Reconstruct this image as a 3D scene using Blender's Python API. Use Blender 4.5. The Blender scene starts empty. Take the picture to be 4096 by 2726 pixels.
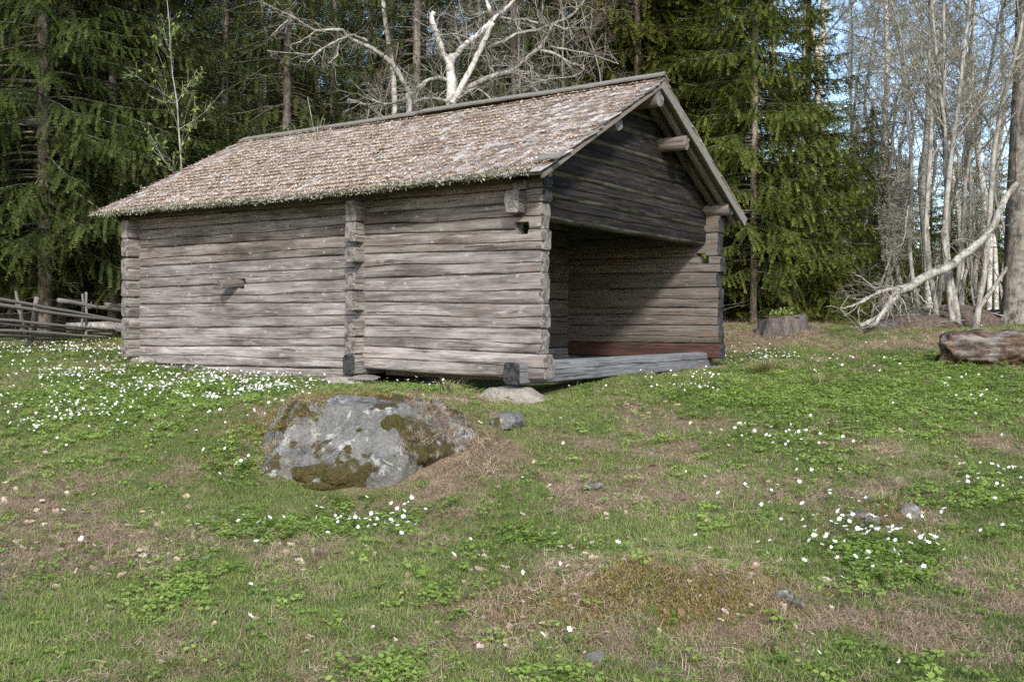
import bpy, bmesh, math, random
import numpy as np
from mathutils import Matrix, Vector

# ------------------------------------------------------------------ camera, sky, sun, exposure
SC = bpy.context.scene
COL = SC.collection
CAMZ = 1.70
FPX, PITCH, ROLL, SHIFT = 3983.88, 0.014954, 0.004781, -13.29      # measured on the 4096 px frame
cam_data = bpy.data.cameras.new('camera')
cam_data.sensor_width = 36.0
cam_data.lens = FPX / 4096 * 36.0
cam_data.shift_y = SHIFT / 4096
cam_data.clip_start, cam_data.clip_end = 0.05, 2000
cam = bpy.data.objects.new('camera', cam_data)
COL.objects.link(cam)
cam.matrix_world = Matrix.Translation((0, 0, CAMZ)) @ Matrix.Rotation(math.pi / 2 - PITCH, 4, 'X') @ Matrix.Rotation(ROLL, 4, 'Z')
SC.camera = cam

SUN_EL = math.radians(35.0)
SUN_DIR = Vector((0.258, -1.39, 0)).normalized() * math.cos(SUN_EL) + Vector((0, 0, math.sin(SUN_EL)))
w = bpy.data.worlds.new('World'); SC.world = w; w.use_nodes = True
nt = w.node_tree
bg = nt.nodes['Background']
sky = nt.nodes.new('ShaderNodeTexSky'); sky.sky_type = 'NISHITA'; sky.sun_disc = False
sky.sun_elevation = SUN_EL
sky.sun_rotation = math.pi + math.atan2(0.258, 1.39)
sky.air_density = 1.0; sky.dust_density = 1.2; sky.ozone_density = 1.2
nt.links.new(sky.outputs[0], bg.inputs[0]); bg.inputs[1].default_value = 0.145
sd = bpy.data.lights.new('sun', 'SUN'); sd.energy = 2.6; sd.angle = math.radians(7.0); sd.color = (1.0, 0.95, 0.87)
sun = bpy.data.objects.new('sun', sd); COL.objects.link(sun)
sun.rotation_euler = SUN_DIR.to_track_quat('Z', 'Y').to_euler()
sun.location = (0, -20, 30)
VS = SC.view_settings
VS.view_transform = 'Standard'; VS.look = 'None'; VS.gamma = 1.0; VS.exposure = 1.05; VS.use_curve_mapping = False
SC.cycles.use_denoising = False
SC.cycles.max_bounces = 6; SC.cycles.diffuse_bounces = 3; SC.cycles.glossy_bounces = 2
SC.cycles.transmission_bounces = 3; SC.cycles.transparent_max_bounces = 6

rng = np.random.default_rng(7)
random.seed(7)

# ------------------------------------------------------------------ helpers: pixels of the photograph <-> world
def pix_ray(px, py):
    a, b = px - 2048, py - 1363 - SHIFT
    cr, sr = math.cos(ROLL), math.sin(ROLL)
    x, y = cr * a + sr * b, -sr * a + cr * b
    dx, dy, dz = x / FPX, 1.0, -y / FPX
    c, s = math.cos(PITCH), math.sin(PITCH)
    return np.array([dx, dy * c + dz * s, -dy * s + dz * c])

def at(px, py, depth):
    d = pix_ray(px, py)
    return d * (depth / d[1]) + np.array([0, 0, CAMZ])

def to_pix(p):
    p = np.asarray(p, float)
    X, Y, Z = p[..., 0], p[..., 1], p[..., 2] - CAMZ
    c, s = math.cos(PITCH), math.sin(PITCH)
    Yc, Zc = Y * c - Z * s, Y * s + Z * c
    Yc = np.maximum(Yc, 1e-3)
    x, y = FPX * X / Yc, -FPX * Zc / Yc
    cr, sr = math.cos(ROLL), math.sin(ROLL)
    return 2048 + cr * x - sr * y, 1363 + sr * x + cr * y + SHIFT

# ------------------------------------------------------------------ helpers: noise
def hash2(ix, iy, seed):
    h = (ix * 374761393 + iy * 668265263 + seed * 974634777) & 0xffffffff
    h = ((h ^ (h >> 13)) * 1274126177) & 0xffffffff
    return ((h ^ (h >> 16)) & 0xffff) / 65535.0

def vnoise(x, y, seed=0):
    x, y = np.asarray(x, float), np.asarray(y, float)
    ix, iy = np.floor(x).astype(np.int64), np.floor(y).astype(np.int64)
    fx, fy = x - ix, y - iy
    fx, fy = fx * fx * (3 - 2 * fx), fy * fy * (3 - 2 * fy)
    a, b = hash2(ix, iy, seed), hash2(ix + 1, iy, seed)
    c, d = hash2(ix, iy + 1, seed), hash2(ix + 1, iy + 1, seed)
    return (a * (1 - fx) + b * fx) * (1 - fy) + (c * (1 - fx) + d * fx) * fy

def fbm(x, y, seed=0, octs=3):
    s, a, t = 0, 1.0, 0
    for o in range(octs):
        s = s + a * vnoise(np.asarray(x) * 2 ** o, np.asarray(y) * 2 ** o, seed + o * 17); t += a; a *= .5
    return s / t

def n1(x, seed):                                    # smooth 1-d noise in -1..1
    r = np.random.default_rng(seed)
    x = np.asarray(x, float); s = 0
    for k in range(5):
        s = s + np.sin(x * r.uniform(.6, 1.4) * (1.4 ** k) + r.uniform(0, 6.3)) * (.8 ** k)
    return s / 2.6

# ------------------------------------------------------------------ helpers: objects
def tag(o, label=None, cat=None, group=None, kind=None):
    for k, v in (('label', label), ('category', cat), ('group', group), ('kind', kind)):
        if v: o[k] = v
    return o

def empty(name, loc=(0, 0, 0), rz=0):
    o = bpy.data.objects.new(name, None); COL.objects.link(o)
    o.location = loc; o.rotation_euler = (0, 0, rz); o.empty_display_size = .2
    return o

def mesh_np(name, V, F, mats=(), midx=None, smooth=False, attr=None):
    """V (n,3), F an (m,3) or (m,4) array or a list of index lists"""
    me = bpy.data.meshes.new(name)
    V = np.asarray(V, np.float32)
    if isinstance(F, np.ndarray):
        m, k = F.shape
        me.vertices.add(len(V)); me.vertices.foreach_set('co', V.ravel())
        me.loops.add(m * k); me.loops.foreach_set('vertex_index', F.astype(np.int32).ravel())
        me.polygons.add(m); me.polygons.foreach_set('loop_start', np.arange(0, m * k, k, dtype=np.int32))
        me.update(calc_edges=True)
    else:
        me.from_pydata(V.tolist(), [], F); me.update()
    for mm in mats: me.materials.append(mm)
    if midx is not None: me.polygons.foreach_set('material_index', np.asarray(midx, np.int32))
    if smooth: me.polygons.foreach_set('use_smooth', np.ones(len(me.polygons), bool))
    if attr is not None:
        for nm, arr in attr.items():
            arr = np.asarray(arr, np.float32)
            if arr.ndim == 1:
                a = me.attributes.new(nm, 'FLOAT', 'POINT'); a.data.foreach_set('value', arr)
            else:
                a = me.attributes.new(nm, 'FLOAT_VECTOR', 'POINT'); a.data.foreach_set('vector', arr.ravel())
    return me

def link(name, me, parent=None, loc=(0, 0, 0), rot=(0, 0, 0), scale=(1, 1, 1)):
    o = bpy.data.objects.new(name, me); COL.objects.link(o)
    o.parent = parent; o.location = loc; o.rotation_euler = rot; o.scale = scale
    return o

def copy_thing(src, kids, loc, rz=0, scale=1.0, label=None):
    r = src.copy(); COL.objects.link(r)
    r.location = loc; r.rotation_euler = (0, 0, rz); r.scale = (scale,) * 3
    if label: r['label'] = label
    for k in kids:
        c = k.copy(); COL.objects.link(c); c.parent = r
    return r

class Geo:
    """collects tubes and polygons"""
    def __init__(self): self.V, self.F, self.A, self.n = [], [], [], 0
    def tube(self, pts, rad, sides=6, cap=True, rough=0.0, seed=0):
        pts = np.asarray(pts, float); rad = np.broadcast_to(np.asarray(rad, float), (len(pts),))
        t = np.gradient(pts, axis=0); t /= np.linalg.norm(t, axis=1)[:, None] + 1e-9
        up = np.array([0, 0, 1.0]) if abs(t[0, 2]) < .8 else np.array([1.0, 0, 0])
        a = np.cross(t, up); a /= np.linalg.norm(a, axis=1)[:, None] + 1e-9
        b = np.cross(t, a)
        th = np.arange(sides) * 2 * math.pi / sides
        rr = np.repeat(rad[:, None], sides, 1)
        if rough: rr = rr * (1 + rough * np.random.default_rng(seed).normal(0, 1, rr.shape))
        V = pts[:, None] + rr[..., None] * (np.cos(th)[None, :, None] * a[:, None] + np.sin(th)[None, :, None] * b[:, None])
        n = len(pts)
        i = np.arange(n - 1)[:, None] * sides; j = np.arange(sides)[None]; j2 = (j + 1) % sides
        F = np.stack([i + j, i + j2, i + sides + j2, i + sides + j], -1).reshape(-1, 4) + self.n
        self.V.append(V.reshape(-1, 3)); self.F += F.tolist()
        if cap:
            self.F.append([self.n + k for k in range(sides)][::-1])
            self.F.append([self.n + (n - 1) * sides + k for k in range(sides)])
        self.n += n * sides
    def box(self, lo, hi):
        x0, y0, z0 = lo; x1, y1, z1 = hi
        v = [(x0, y0, z0), (x1, y0, z0), (x1, y1, z0), (x0, y1, z0), (x0, y0, z1), (x1, y0, z1), (x1, y1, z1), (x0, y1, z1)]
        self.V.append(np.array(v, float))
        self.F += [[q + self.n for q in f] for f in ([3, 2, 1, 0], [4, 5, 6, 7], [0, 1, 5, 4], [1, 2, 6, 5], [2, 3, 7, 6], [3, 0, 4, 7])]
        self.n += 8
    def mesh(self, name, mats, smooth=True):
        return mesh_np(name, np.concatenate(self.V), self.F, mats, smooth=smooth)

# ------------------------------------------------------------------ helpers: materials
class NB:
    def __init__(self, name, rough=.85, spec=.25):
        self.m = bpy.data.materials.new(name); self.m.use_nodes = True
        self.nt = self.m.node_tree
        self.b = self.nt.nodes['Principled BSDF']
        self.b.inputs['Roughness'].default_value = rough
        self.b.inputs['Specular IOR Level'].default_value = spec
    def put(self, sock, v):
        if hasattr(v, 'is_output') or hasattr(v, 'links'): self.nt.links.new(v, sock)
        else: sock.default_value = v
    def n(self, t, ins=None, **at_):
        nd = self.nt.nodes.new('ShaderNode' + t)
        for k, v in at_.items(): setattr(nd, k, v)
        for k, v in (ins or {}).items(): self.put(nd.inputs[k], v)
        return nd
    def math(self, op, a, b=0.0, clamp=False):
        nd = self.n('Math', {0: a, 1: b}, operation=op); nd.use_clamp = clamp
        return nd.outputs[0]
    def rng(self, v, a, b, c=0.0, d=1.0):
        nd = self.n('MapRange', {'Value': v, 'From Min': a, 'From Max': b, 'To Min': c, 'To Max': d})
        return nd.outputs[0]
    def mix(self, f, a, b, mode='MIX'):
        nd = self.nt.nodes.new('ShaderNodeMix'); nd.data_type = 'RGBA'; nd.blend_type = mode
        self.put(nd.inputs[0], f)
        for s, v in ((nd.inputs[6], a), (nd.inputs[7], b)):
            if isinstance(v, tuple) and len(v) == 3: v = (*v, 1)
            self.put(s, v)
        return nd.outputs[2]
    def ramp(self, v, stops):
        nd = self.n('ValToRGB', {0: v}); e = nd.color_ramp.elements
        while len(e) < len(stops): e.new(.5)
        for q, (p, c) in zip(e, stops): q.position = p; q.color = (*c, 1)
        return nd.outputs[0]
    def noise(self, vec, scale, detail=4, rough=.55, dist=0.0):
        return self.n('TexNoise', {'Vector': vec, 'Scale': scale, 'Detail': detail, 'Roughness': rough, 'Distortion': dist}).outputs[0]
    def scaled(self, vec, s, off=None):
        v = self.n('VectorMath', {0: vec, 1: s}, operation='MULTIPLY').outputs[0]
        return v
    def obj(self, randomise=True):
        v = self.n('TexCoord').outputs['Object']
        if randomise:
            r = self.n('ObjectInfo').outputs['Random']
            k = self.n('CombineXYZ', {0: self.math('MULTIPLY', r, 61.0), 1: self.math('MULTIPLY', r, 23.0), 2: self.math('MULTIPLY', r, 17.0)}).outputs[0]
            v = self.n('VectorMath', {0: v, 1: k}, operation='ADD').outputs[0]
        return v
    def attr(self, name, kind='GEOMETRY', out='Fac'):
        return self.n('Attribute', attribute_name=name, attribute_type=kind).outputs[out]
    def bump(self, h, strength=.5, dist=.01):
        bp = self.n('Bump', {'Height': h, 'Strength': strength, 'Distance': dist})
        self.nt.links.new(bp.outputs[0], self.b.inputs['Normal'])
    def color(self, c):
        self.put(self.b.inputs['Base Color'], (*c, 1) if isinstance(c, tuple) else c)
        return self
    def translucent(self, c, f):
        tr = self.n('BsdfTranslucent'); self.put(tr.inputs[0], (*c, 1) if isinstance(c, tuple) else c)
        mx = self.n('MixShader', {0: f}); out = self.nt.nodes['Material Output']
        self.nt.links.new(self.b.outputs[0], mx.inputs[1]); self.nt.links.new(tr.outputs[0], mx.inputs[2])
        self.nt.links.new(mx.outputs[0], out.inputs[0])

def wood(name, light, mid, dark, stain=.5, warm=(.2, .13, .085), warm_amt=.35, knots=True, lo=.30, hi=.72):
    m = NB(name, .88, .2)
    v = m.obj()
    g = m.noise(m.scaled(v, (1.1, 26, 26)), 1.0, 7, .62, .15)
    g2 = m.noise(m.scaled(v, (3.5, 110, 110)), 1.0, 4, .6)
    bl = m.noise(m.scaled(v, (.9, 4.0, 4.0)), 1.0, 6, .68)
    bl2 = m.noise(m.scaled(v, (1.7, 6, 6)), 1.3, 4, .6)
    ob = m.n('ObjectInfo').outputs['Random']
    g3 = m.noise(m.scaled(v, (2.0, 60, 60)), 1.0, 5, .7)
    f = m.math('ADD', m.math('MULTIPLY', g, .5), m.math('ADD', m.math('MULTIPLY', g2, .2), m.math('MULTIPLY', g3, .3)))
    c = m.ramp(f, [(lo + .06, dark), (.48, mid), (hi - .06, light)])
    c = m.mix(m.rng(bl, .44, .66, 0, stain), c, dark)
    c = m.mix(m.rng(bl2, .54, .74, 0, warm_amt), c, warm)
    w_ = m.noise(m.scaled(v, (2.0, 16, 16)), 1.0, 4, .7)
    c = m.mix(m.rng(w_, .60, .74, 0, .55), c, tuple(min(1, q * 1.25) for q in light))
    ck = m.noise(m.scaled(v, (.8, 38, 38)), 1.0, 3, .5, .1)
    ckm = m.rng(ck, .635, .67)
    c = m.mix(m.math('MULTIPLY', ckm, .75), c, tuple(q * .4 for q in dark))
    br = m.rng(ob, 0, 1, .78, 1.18)
    c = m.mix(1.0, c, m.n('CombineColor', {0: br, 1: br, 2: br}).outputs[0], 'MULTIPLY')
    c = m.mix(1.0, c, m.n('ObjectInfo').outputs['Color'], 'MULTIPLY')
    h = m.math('SUBTRACT', f, m.math('MULTIPLY', ckm, .6))
    if knots:
        sx_ = m.n('SeparateXYZ', {0: m.scaled(v, (2.6, 1, 4.4))}); vo = m.n('TexVoronoi', {'Vector': m.n('CombineXYZ', {0: sx_.outputs[0], 1: sx_.outputs[2]}).outputs[0], 'Scale': 1.0, 'Randomness': 1.0}, voronoi_dimensions='2D')
        d, cr = vo.outputs['Distance'], m.n('SeparateColor', {0: vo.outputs['Color']}).outputs[0]
        on = m.math('GREATER_THAN', cr, .5)
        ring = m.math('MULTIPLY', m.rng(d, .075, .05), on)
        core = m.math('MULTIPLY', m.rng(d, .042, .025), on)
        c = m.mix(m.math('MULTIPLY', ring, .42), c, tuple(min(1, q * 1.4) for q in light))
        c = m.mix(m.math('MULTIPLY', core, .7), c, tuple(q * .8 for q in mid))
    m.color(c); m.bump(h, .55, .012)
    return m.m

def endgrain(name, light, dark):
    m = NB(name, .9, .15); v = m.obj(False)
    sep = m.n('SeparateXYZ', {0: v})
    flat = m.n('CombineXYZ', {1: sep.outputs[1], 2: sep.outputs[2]}).outputs[0]
    wob = m.noise(v, 9, 3)
    ln = m.n('VectorMath', {0: flat}, operation='LENGTH').outputs['Value']
    ring = m.math('SINE', m.math('ADD', m.math('MULTIPLY', ln, 330.0), m.math('MULTIPLY', wob, 9.0)))
    c = m.mix(m.rng(ring, -1, 1), dark, light)
    bl = m.noise(m.obj(), 11, 5, .7)
    c = m.mix(m.rng(bl, .42, .62), c, tuple(q * .6 for q in dark))
    c = m.mix(m.rng(m.noise(m.obj(), 30, 3), .6, .7, 0, .5), c, tuple(min(1, q * 1.3) for q in light))
    m.color(c); m.bump(m.math('ADD', bl, m.math('MULTIPLY', ring, .12)), .7, .02)
    return m.m

def plain(name, c1, c2, scale=8, rough=.9, bump=.4, stretch=(1, 1, 1), spec=.2, dist=.01):
    m = NB(name, rough, spec); v = m.scaled(m.obj(), stretch)
    f = m.noise(v, scale, 6, .65)
    m.color(m.ramp(f, [(.3, c1), (.7, c2)])); m.bump(f, bump, dist)
    return m.m

M = {}
M['wood'] = wood('weathered_wood', (.375, .35, .332), (.20, .181, .170), (.058, .049, .045), stain=.9, warm=(.17, .118, .088), warm_amt=.45)
M['wood_dark'] = wood('dark_brown_wood', (.22, .19, .165), (.14, .118, .10), (.055, .045, .038), knots=False, warm=(.15, .09, .06))  # darker, browner tones than the weathered wood
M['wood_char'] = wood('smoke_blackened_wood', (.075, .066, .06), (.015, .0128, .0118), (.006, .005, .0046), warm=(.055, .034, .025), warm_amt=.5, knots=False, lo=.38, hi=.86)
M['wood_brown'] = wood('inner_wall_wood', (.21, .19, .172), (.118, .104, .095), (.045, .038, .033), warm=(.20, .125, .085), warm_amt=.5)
M['wood_red'] = wood('red_painted_wood', (.10, .062, .052), (.062, .031, .027), (.03, .018, .016), warm=(.07, .028, .023), knots=False)
M['wood_blue'] = wood('grey_sill_wood', (.30, .305, .315), (.17, .172, .18), (.06, .06, .063), warm=(.17, .14, .12), warm_amt=.25, knots=False)
m = NB('algae_wood', .95, .1); v = m.obj(); g_ = m.noise(m.scaled(v, (2, 30, 30)), 1.0, 6, .65); p_ = m.noise(m.scaled(v, (1.6, 7, 7)), 1.0, 5, .7)
c = m.ramp(g_, [(.3, (.05, .048, .034)), (.7, (.17, .16, .12))])
c = m.mix(m.rng(p_, .45, .6, 0, .9), c, m.ramp(g_, [(.3, (.012, .010, .009)), (.7, (.06, .052, .044))])); m.color(c); m.bump(g_, .5, .012)
M['wood_under'] = m.m
M['end'] = endgrain('end_grain', (.29, .27, .25), (.115, .104, .096))
M['end_dark'] = endgrain('end_grain_dark', (.075, .073, .075), (.028, .027, .028))
M['board'] = plain('grey_board', (.09, .083, .072), (.25, .235, .21), 5, .9, .5, (2, 18, 18))

# ------------------------------------------------------------------ terrain
BO = np.array([0.32303, 11.29671, CAMZ - 0.65764]); BYAW = 0.601883
BX = np.array([math.cos(BYAW), -math.sin(BYAW), 0]); BY = np.array([math.sin(BYAW), math.cos(BYAW), 0])
BL, BW = 7.419, 5.239
def barn(x, y, z): return BO + BX * x + BY * y + np.array([0, 0, z])

ctrl = []
for px, py, d in ((-600, 2726, 4.6), (1000, 2726, 4.6), (2000, 2726, 4.6), (3000, 2726, 4.55), (4700, 2726, 4.6),
                  (-600, 2300, 6.05), (800, 2300, 6.05), (2000, 2300, 6.0), (3000, 2300, 6.0), (4700, 2300, 6.05),
                  (-600, 1960, 8.0), (600, 1960, 8.0), (2300, 1950, 8.0), (3000, 1950, 8.0), (4700, 1950, 8.0),
                  (-600, 1700, 10.2), (300, 1700, 10.2), (2500, 1700, 10.0), (3200, 1700, 10.0), (4700, 1690, 10.2),
                  (-600, 1550, 13.0), (250, 1545, 13.0), (3150, 1545, 12.3), (4600, 1535, 11.6),
                  (200, 1450, 16.0), (-700, 1450, 16), (3250, 1445, 14.6), (4100, 1450, 13.2),
                  (3400, 1365, 17.2), (4200, 1355, 16.6), (-300, 1395, 19), (450, 1375, 19),
                  (1450, 1605, 9.4), (1800, 1612, 9.6), (1130, 1640, 9.5), (1430, 1995, 7.8), (1000, 1880, 8.3), (1950, 1860, 8.4),
                  (3600, 1304, 20.3), (2960, 1310, 20.5), (4300, 1300, 20.0)):
    ctrl.append(at(px, py, d))
for x, y, z in ((-.17, -.3, -.19), (-1.25, -.3, -.16), (-2.6, -.3, -.15), (-5, 0, -.13), (-6, 0, -.10), (-7.45, 0, -.03), (0.3, 5.1, -.02), (.2, 2.7, -.06),
                (.2, 1.0, -.12), (-3, 2.5, -.12), (-7, 4, .02), (-3, 6, .06)):
    ctrl.append(barn(x, y, z))
for x in (-45, -22, 0, 22, 45):
    ctrl.append(np.array([x, 30., CAMZ + .22 + .002 * abs(x)])); ctrl.append(np.array([x, 48., CAMZ + 1.0])); ctrl.append(np.array([x, 75., CAMZ + 2.2]))
    ctrl.append(np.array([x, 0., -.08])); ctrl.append(np.array([x, -14., -.8]))
ctrl = np.array(ctrl)
def _tps(r2): return .5 * r2 * np.log(r2 + 1e-9)
_d2 = ((ctrl[:, None, :2] - ctrl[None, :, :2]) ** 2).sum(-1)
_n = len(ctrl)
_A = np.zeros((_n + 3, _n + 3)); _A[:_n, :_n] = _tps(_d2) + np.eye(_n) * .05
_A[:_n, _n] = _A[_n, :_n] = 1; _A[:_n, _n + 1:] = ctrl[:, :2]; _A[_n + 1:, :_n] = ctrl[:, :2].T
_w = np.linalg.solve(_A, np.concatenate([ctrl[:, 2], np.zeros(3)]))
def ground_z(x, y, fine=True):
    x, y = np.asarray(x, float), np.asarray(y, float)
    sh = x.shape; xf, yf = x.ravel(), y.ravel()
    xc, yc = np.clip(xf, -45, 45), np.clip(yf, -14, 75)
    z = np.empty(len(xf))
    for i in range(0, len(xf), 20000):
        d2 = (xc[i:i + 20000, None] - ctrl[None, :, 0]) ** 2 + (yc[i:i + 20000, None] - ctrl[None, :, 1]) ** 2
        z[i:i + 20000] = _tps(d2) @ _w[:_n] + _w[_n] + xc[i:i + 20000] * _w[_n + 1] + yc[i:i + 20000] * _w[_n + 2]
    if fine:
        amp = np.clip((yf - 2) / 6, .4, 1)
        z = z + amp * ((fbm(xf * .9, yf * .9, 3) - .5) * .10 + (fbm(xf * 3.1, yf * 3.1, 9) - .5) * .07 + (vnoise(xf * 11, yf * 11, 5) - .5) * .022)
        for px, py, d, r, h in MOUNDS:
            c = at(px, py, d); q = ((xf - c[0]) ** 2 + (yf - c[1]) ** 2) / r ** 2
            z = z + h * np.exp(-q)
    return z.reshape(sh)
MOUNDS = [(2680, 2430, 5.6, .50, .20), (3560, 2050, 7.2, .35, .07), (1400, 1990, 7.85, .75, -.13), (2060, 1585, 10.9, .55, -.07), (3070, 1480, 14.5, .6, .07), (3100, 1345, 19.5, 1.2, .08), (3520, 1770, 9.3, .22, .05)]

def gp(px, depth):                                        # a point of the ground at this column and depth
    X = (px - 2048) / FPX * depth
    return np.array([X, depth, float(ground_z(np.array([X]), np.array([depth]))[0])])

# cover maps, evaluated where a ground point lies: how green, how dry, how leafy, how many flowers
FLOWER_PATCHES = [(300, 1412, 320, 26, 26), (400, 1525, 260, 34, 36), (270, 1662, 260, 34, 40), (670, 1588, 190, 30, 40), (815, 1478, 85, 30, 80),
                  (1010, 1562, 170, 36, 60), (590, 1715, 190, 38, 24), (90, 1745, 130, 75, 22), (950, 1905, 110, 65, 20), (640, 1440, 120, 30, 30),
                  (1000, 2150, 170, 50, 34), (1500, 2105, 180, 60, 38), (3450, 2215, 270, 85, 75), (2760, 1552, 170, 35, 18), (3020, 1440, 150, 35, 26),
                  (3130, 1775, 220, 50, 18), (4000, 1980, 140, 110, 16), (1750, 1545, 110, 20, 22), (500, 1600, 560, 150, 7), (300, 1450, 380, 60, 8), (3900, 1600, 200, 60, 6), (3500, 1480, 300, 40, 5),
                  (2300, 1560, 120, 20, 8), (1050, 1660, 70, 40, 20), (2150, 2300, 600, 60, 2.2), (700, 2400, 500, 120, 2.0), (3300, 1990, 400, 160, 3)]
LEAF_PATCHES = [(3500, 1620, 640, 150, 1.0), (3950, 1560, 420, 110, .8), (3250, 1560, 300, 60, .6), (3450, 2230, 330, 110, .9), (2900, 1580, 260, 70, .6), (800, 1580, 520, 130, .7), (300, 1600, 400, 190, .65),
                (1500, 2110, 260, 90, .8), (1000, 2150, 240, 80, .6), (1500, 2700, 240, 70, .9), (2150, 2690, 200, 70, .7), (960, 1900, 160, 80, .6),
                (1400, 2560, 90, 60, .5), (2150, 2180, 240, 70, .55), (1750, 1560, 150, 30, .6), (3600, 2030, 130, 50, .6), (3900, 2000, 260, 160, .5), (1350, 2000, 140, 40, .5)]
DRY_PATCHES = [(2680, 2430, 430, 210, 1.0), (1950, 1790, 200, 110, .8), (1750, 1850, 180, 80, .9), (3560, 2060, 200, 90, .9), (500, 2150, 480, 130, .55), (2000, 2620, 420, 100, .5),
               (3100, 1330, 330, 45, .9), (3700, 1365, 400, 45, .8), (2400, 1900, 260, 70, .55), (1850, 1580, 230, 35, .6), (2250, 2270, 420, 110, .45), (360, 1465, 90, 16, .8),
               (20, 1580, 90, 60, .8), (1500, 1570, 220, 25, .4), (1100, 1700, 160, 60, .5), (3800, 2560, 260, 170, .6), (900, 2650, 300, 100, .3), (950, 1640, 130, 40, .5), (3300, 1500, 120, 40, .5), (3520, 1780, 80, 40, .8)]
def _ell(px, py, L):
    s = np.zeros(px.shape)
    for cx, cy, rx, ry, a in L:
        q = ((px - cx) / rx) ** 2 + ((py - cy) / ry) ** 2
        s = s + a * np.exp(-q * 1.1)
    return s
def cover(x, y, z):
    px, py = to_pix(np.stack([x, y, z], -1))
    nz = fbm(x * 1.3, y * 1.3, 21); n2 = fbm(x * 4, y * 4, 33)
    dry = np.clip(_ell(px, py, DRY_PATCHES) + (nz - .45) * 2.1 + (n2 - .5) * 1.5, 0, 1)
    lp = np.clip(_ell(px, py, LEAF_PATCHES), 0, 1); dry = dry * (1 - .85 * lp)
    dry = np.maximum(dry, np.clip((y - 19.5) / 3, 0, 1) * (px > 2000))          # forest floor
    dry = np.maximum(dry, np.clip((y - 21) / 3, 0, 1))
    leaf = np.clip(_ell(px, py, LEAF_PATCHES) + (fbm(x * 2.1, y * 2.1, 44) - .62) * 1.6, 0, 1) * (1 - .8 * dry)
    flow = 3.6 * _ell(px, py, FLOWER_PATCHES) * np.clip(fbm(x * 1.9, y * 1.9, 55) * 2.4 - .45, .1, 1.6) + .5
    return dry, leaf, flow, px, py

gx = np.concatenate([np.linspace(-400, -22, 16)[:-1], np.linspace(-22, -9, 50)[:-1], np.linspace(-9, 9, 260)[:-1], np.linspace(9, 22, 50)[:-1], np.linspace(22, 400, 16)])
gy = np.concatenate([np.linspace(-120, 2, 22)[:-1], np.linspace(2, 14, 200)[:-1], np.linspace(14, 28, 110)[:-1], np.linspace(28, 60, 40)[:-1], np.linspace(60, 600, 14)])
GX, GY = np.meshgrid(gx, gy); GZ = ground_z(GX, GY)
nx, ny = len(gx), len(gy)
ii = (np.arange(ny - 1)[:, None] * nx + np.arange(nx - 1)[None]).ravel()
GF = np.stack([ii, ii + 1, ii + nx + 1, ii + nx], -1)
GV = np.stack([GX.ravel(), GY.ravel(), GZ.ravel()], -1)
gdry, gleaf, _f, _p, _q = cover(GV[:, 0], GV[:, 1], GV[:, 2])
m = NB('meadow_soil', .95, .1)
gc = m.n('NewGeometry').outputs['Position']
a_dry = m.attr('dry')
f1, f2, f3 = m.noise(gc, 9, 6, .7), m.noise(gc, 45, 5, .7), m.noise(gc, 2.2, 4)
tan = m.ramp(f2, [(.25, (.09, .062, .042)), (.5, (.21, .155, .105)), (.75, (.36, .29, .20))])
grn = m.ramp(f2, [(.25, (.045, .052, .018)), (.5, (.105, .125, .042)), (.78, (.20, .205, .085))])
c = m.mix(m.rng(m.math('ADD', a_dry, m.math('MULTIPLY', m.math('SUBTRACT', f1, .5), 1.0)), .2, .75), grn, tan)
c = m.mix(m.rng(f3, .5, .7, 0, .35), c, (.10, .07, .045))
m.color(c); m.bump(m.math('ADD', f2, f1), .9, .03)
M['ground'] = m.m
ground = tag(link('ground', mesh_np('ground', GV, GF, [M['ground']], smooth=True, attr={'dry': gdry})), kind='structure')

# ------------------------------------------------------------------ the barn
barn_o = empty('log_barn', tuple(BO), -BYAW)
tag(barn_o, 'old grey log barn with mossy shingle roof and open gable end', 'barn')
HE, HR, OV = 2.313, 3.917, .381                           # eave and ridge height, overhang
SL = (HR - HE) / (BW / 2 + OV)
def roof_z(y): return HE + SL * (min(y, BW - y) + OV)

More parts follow.
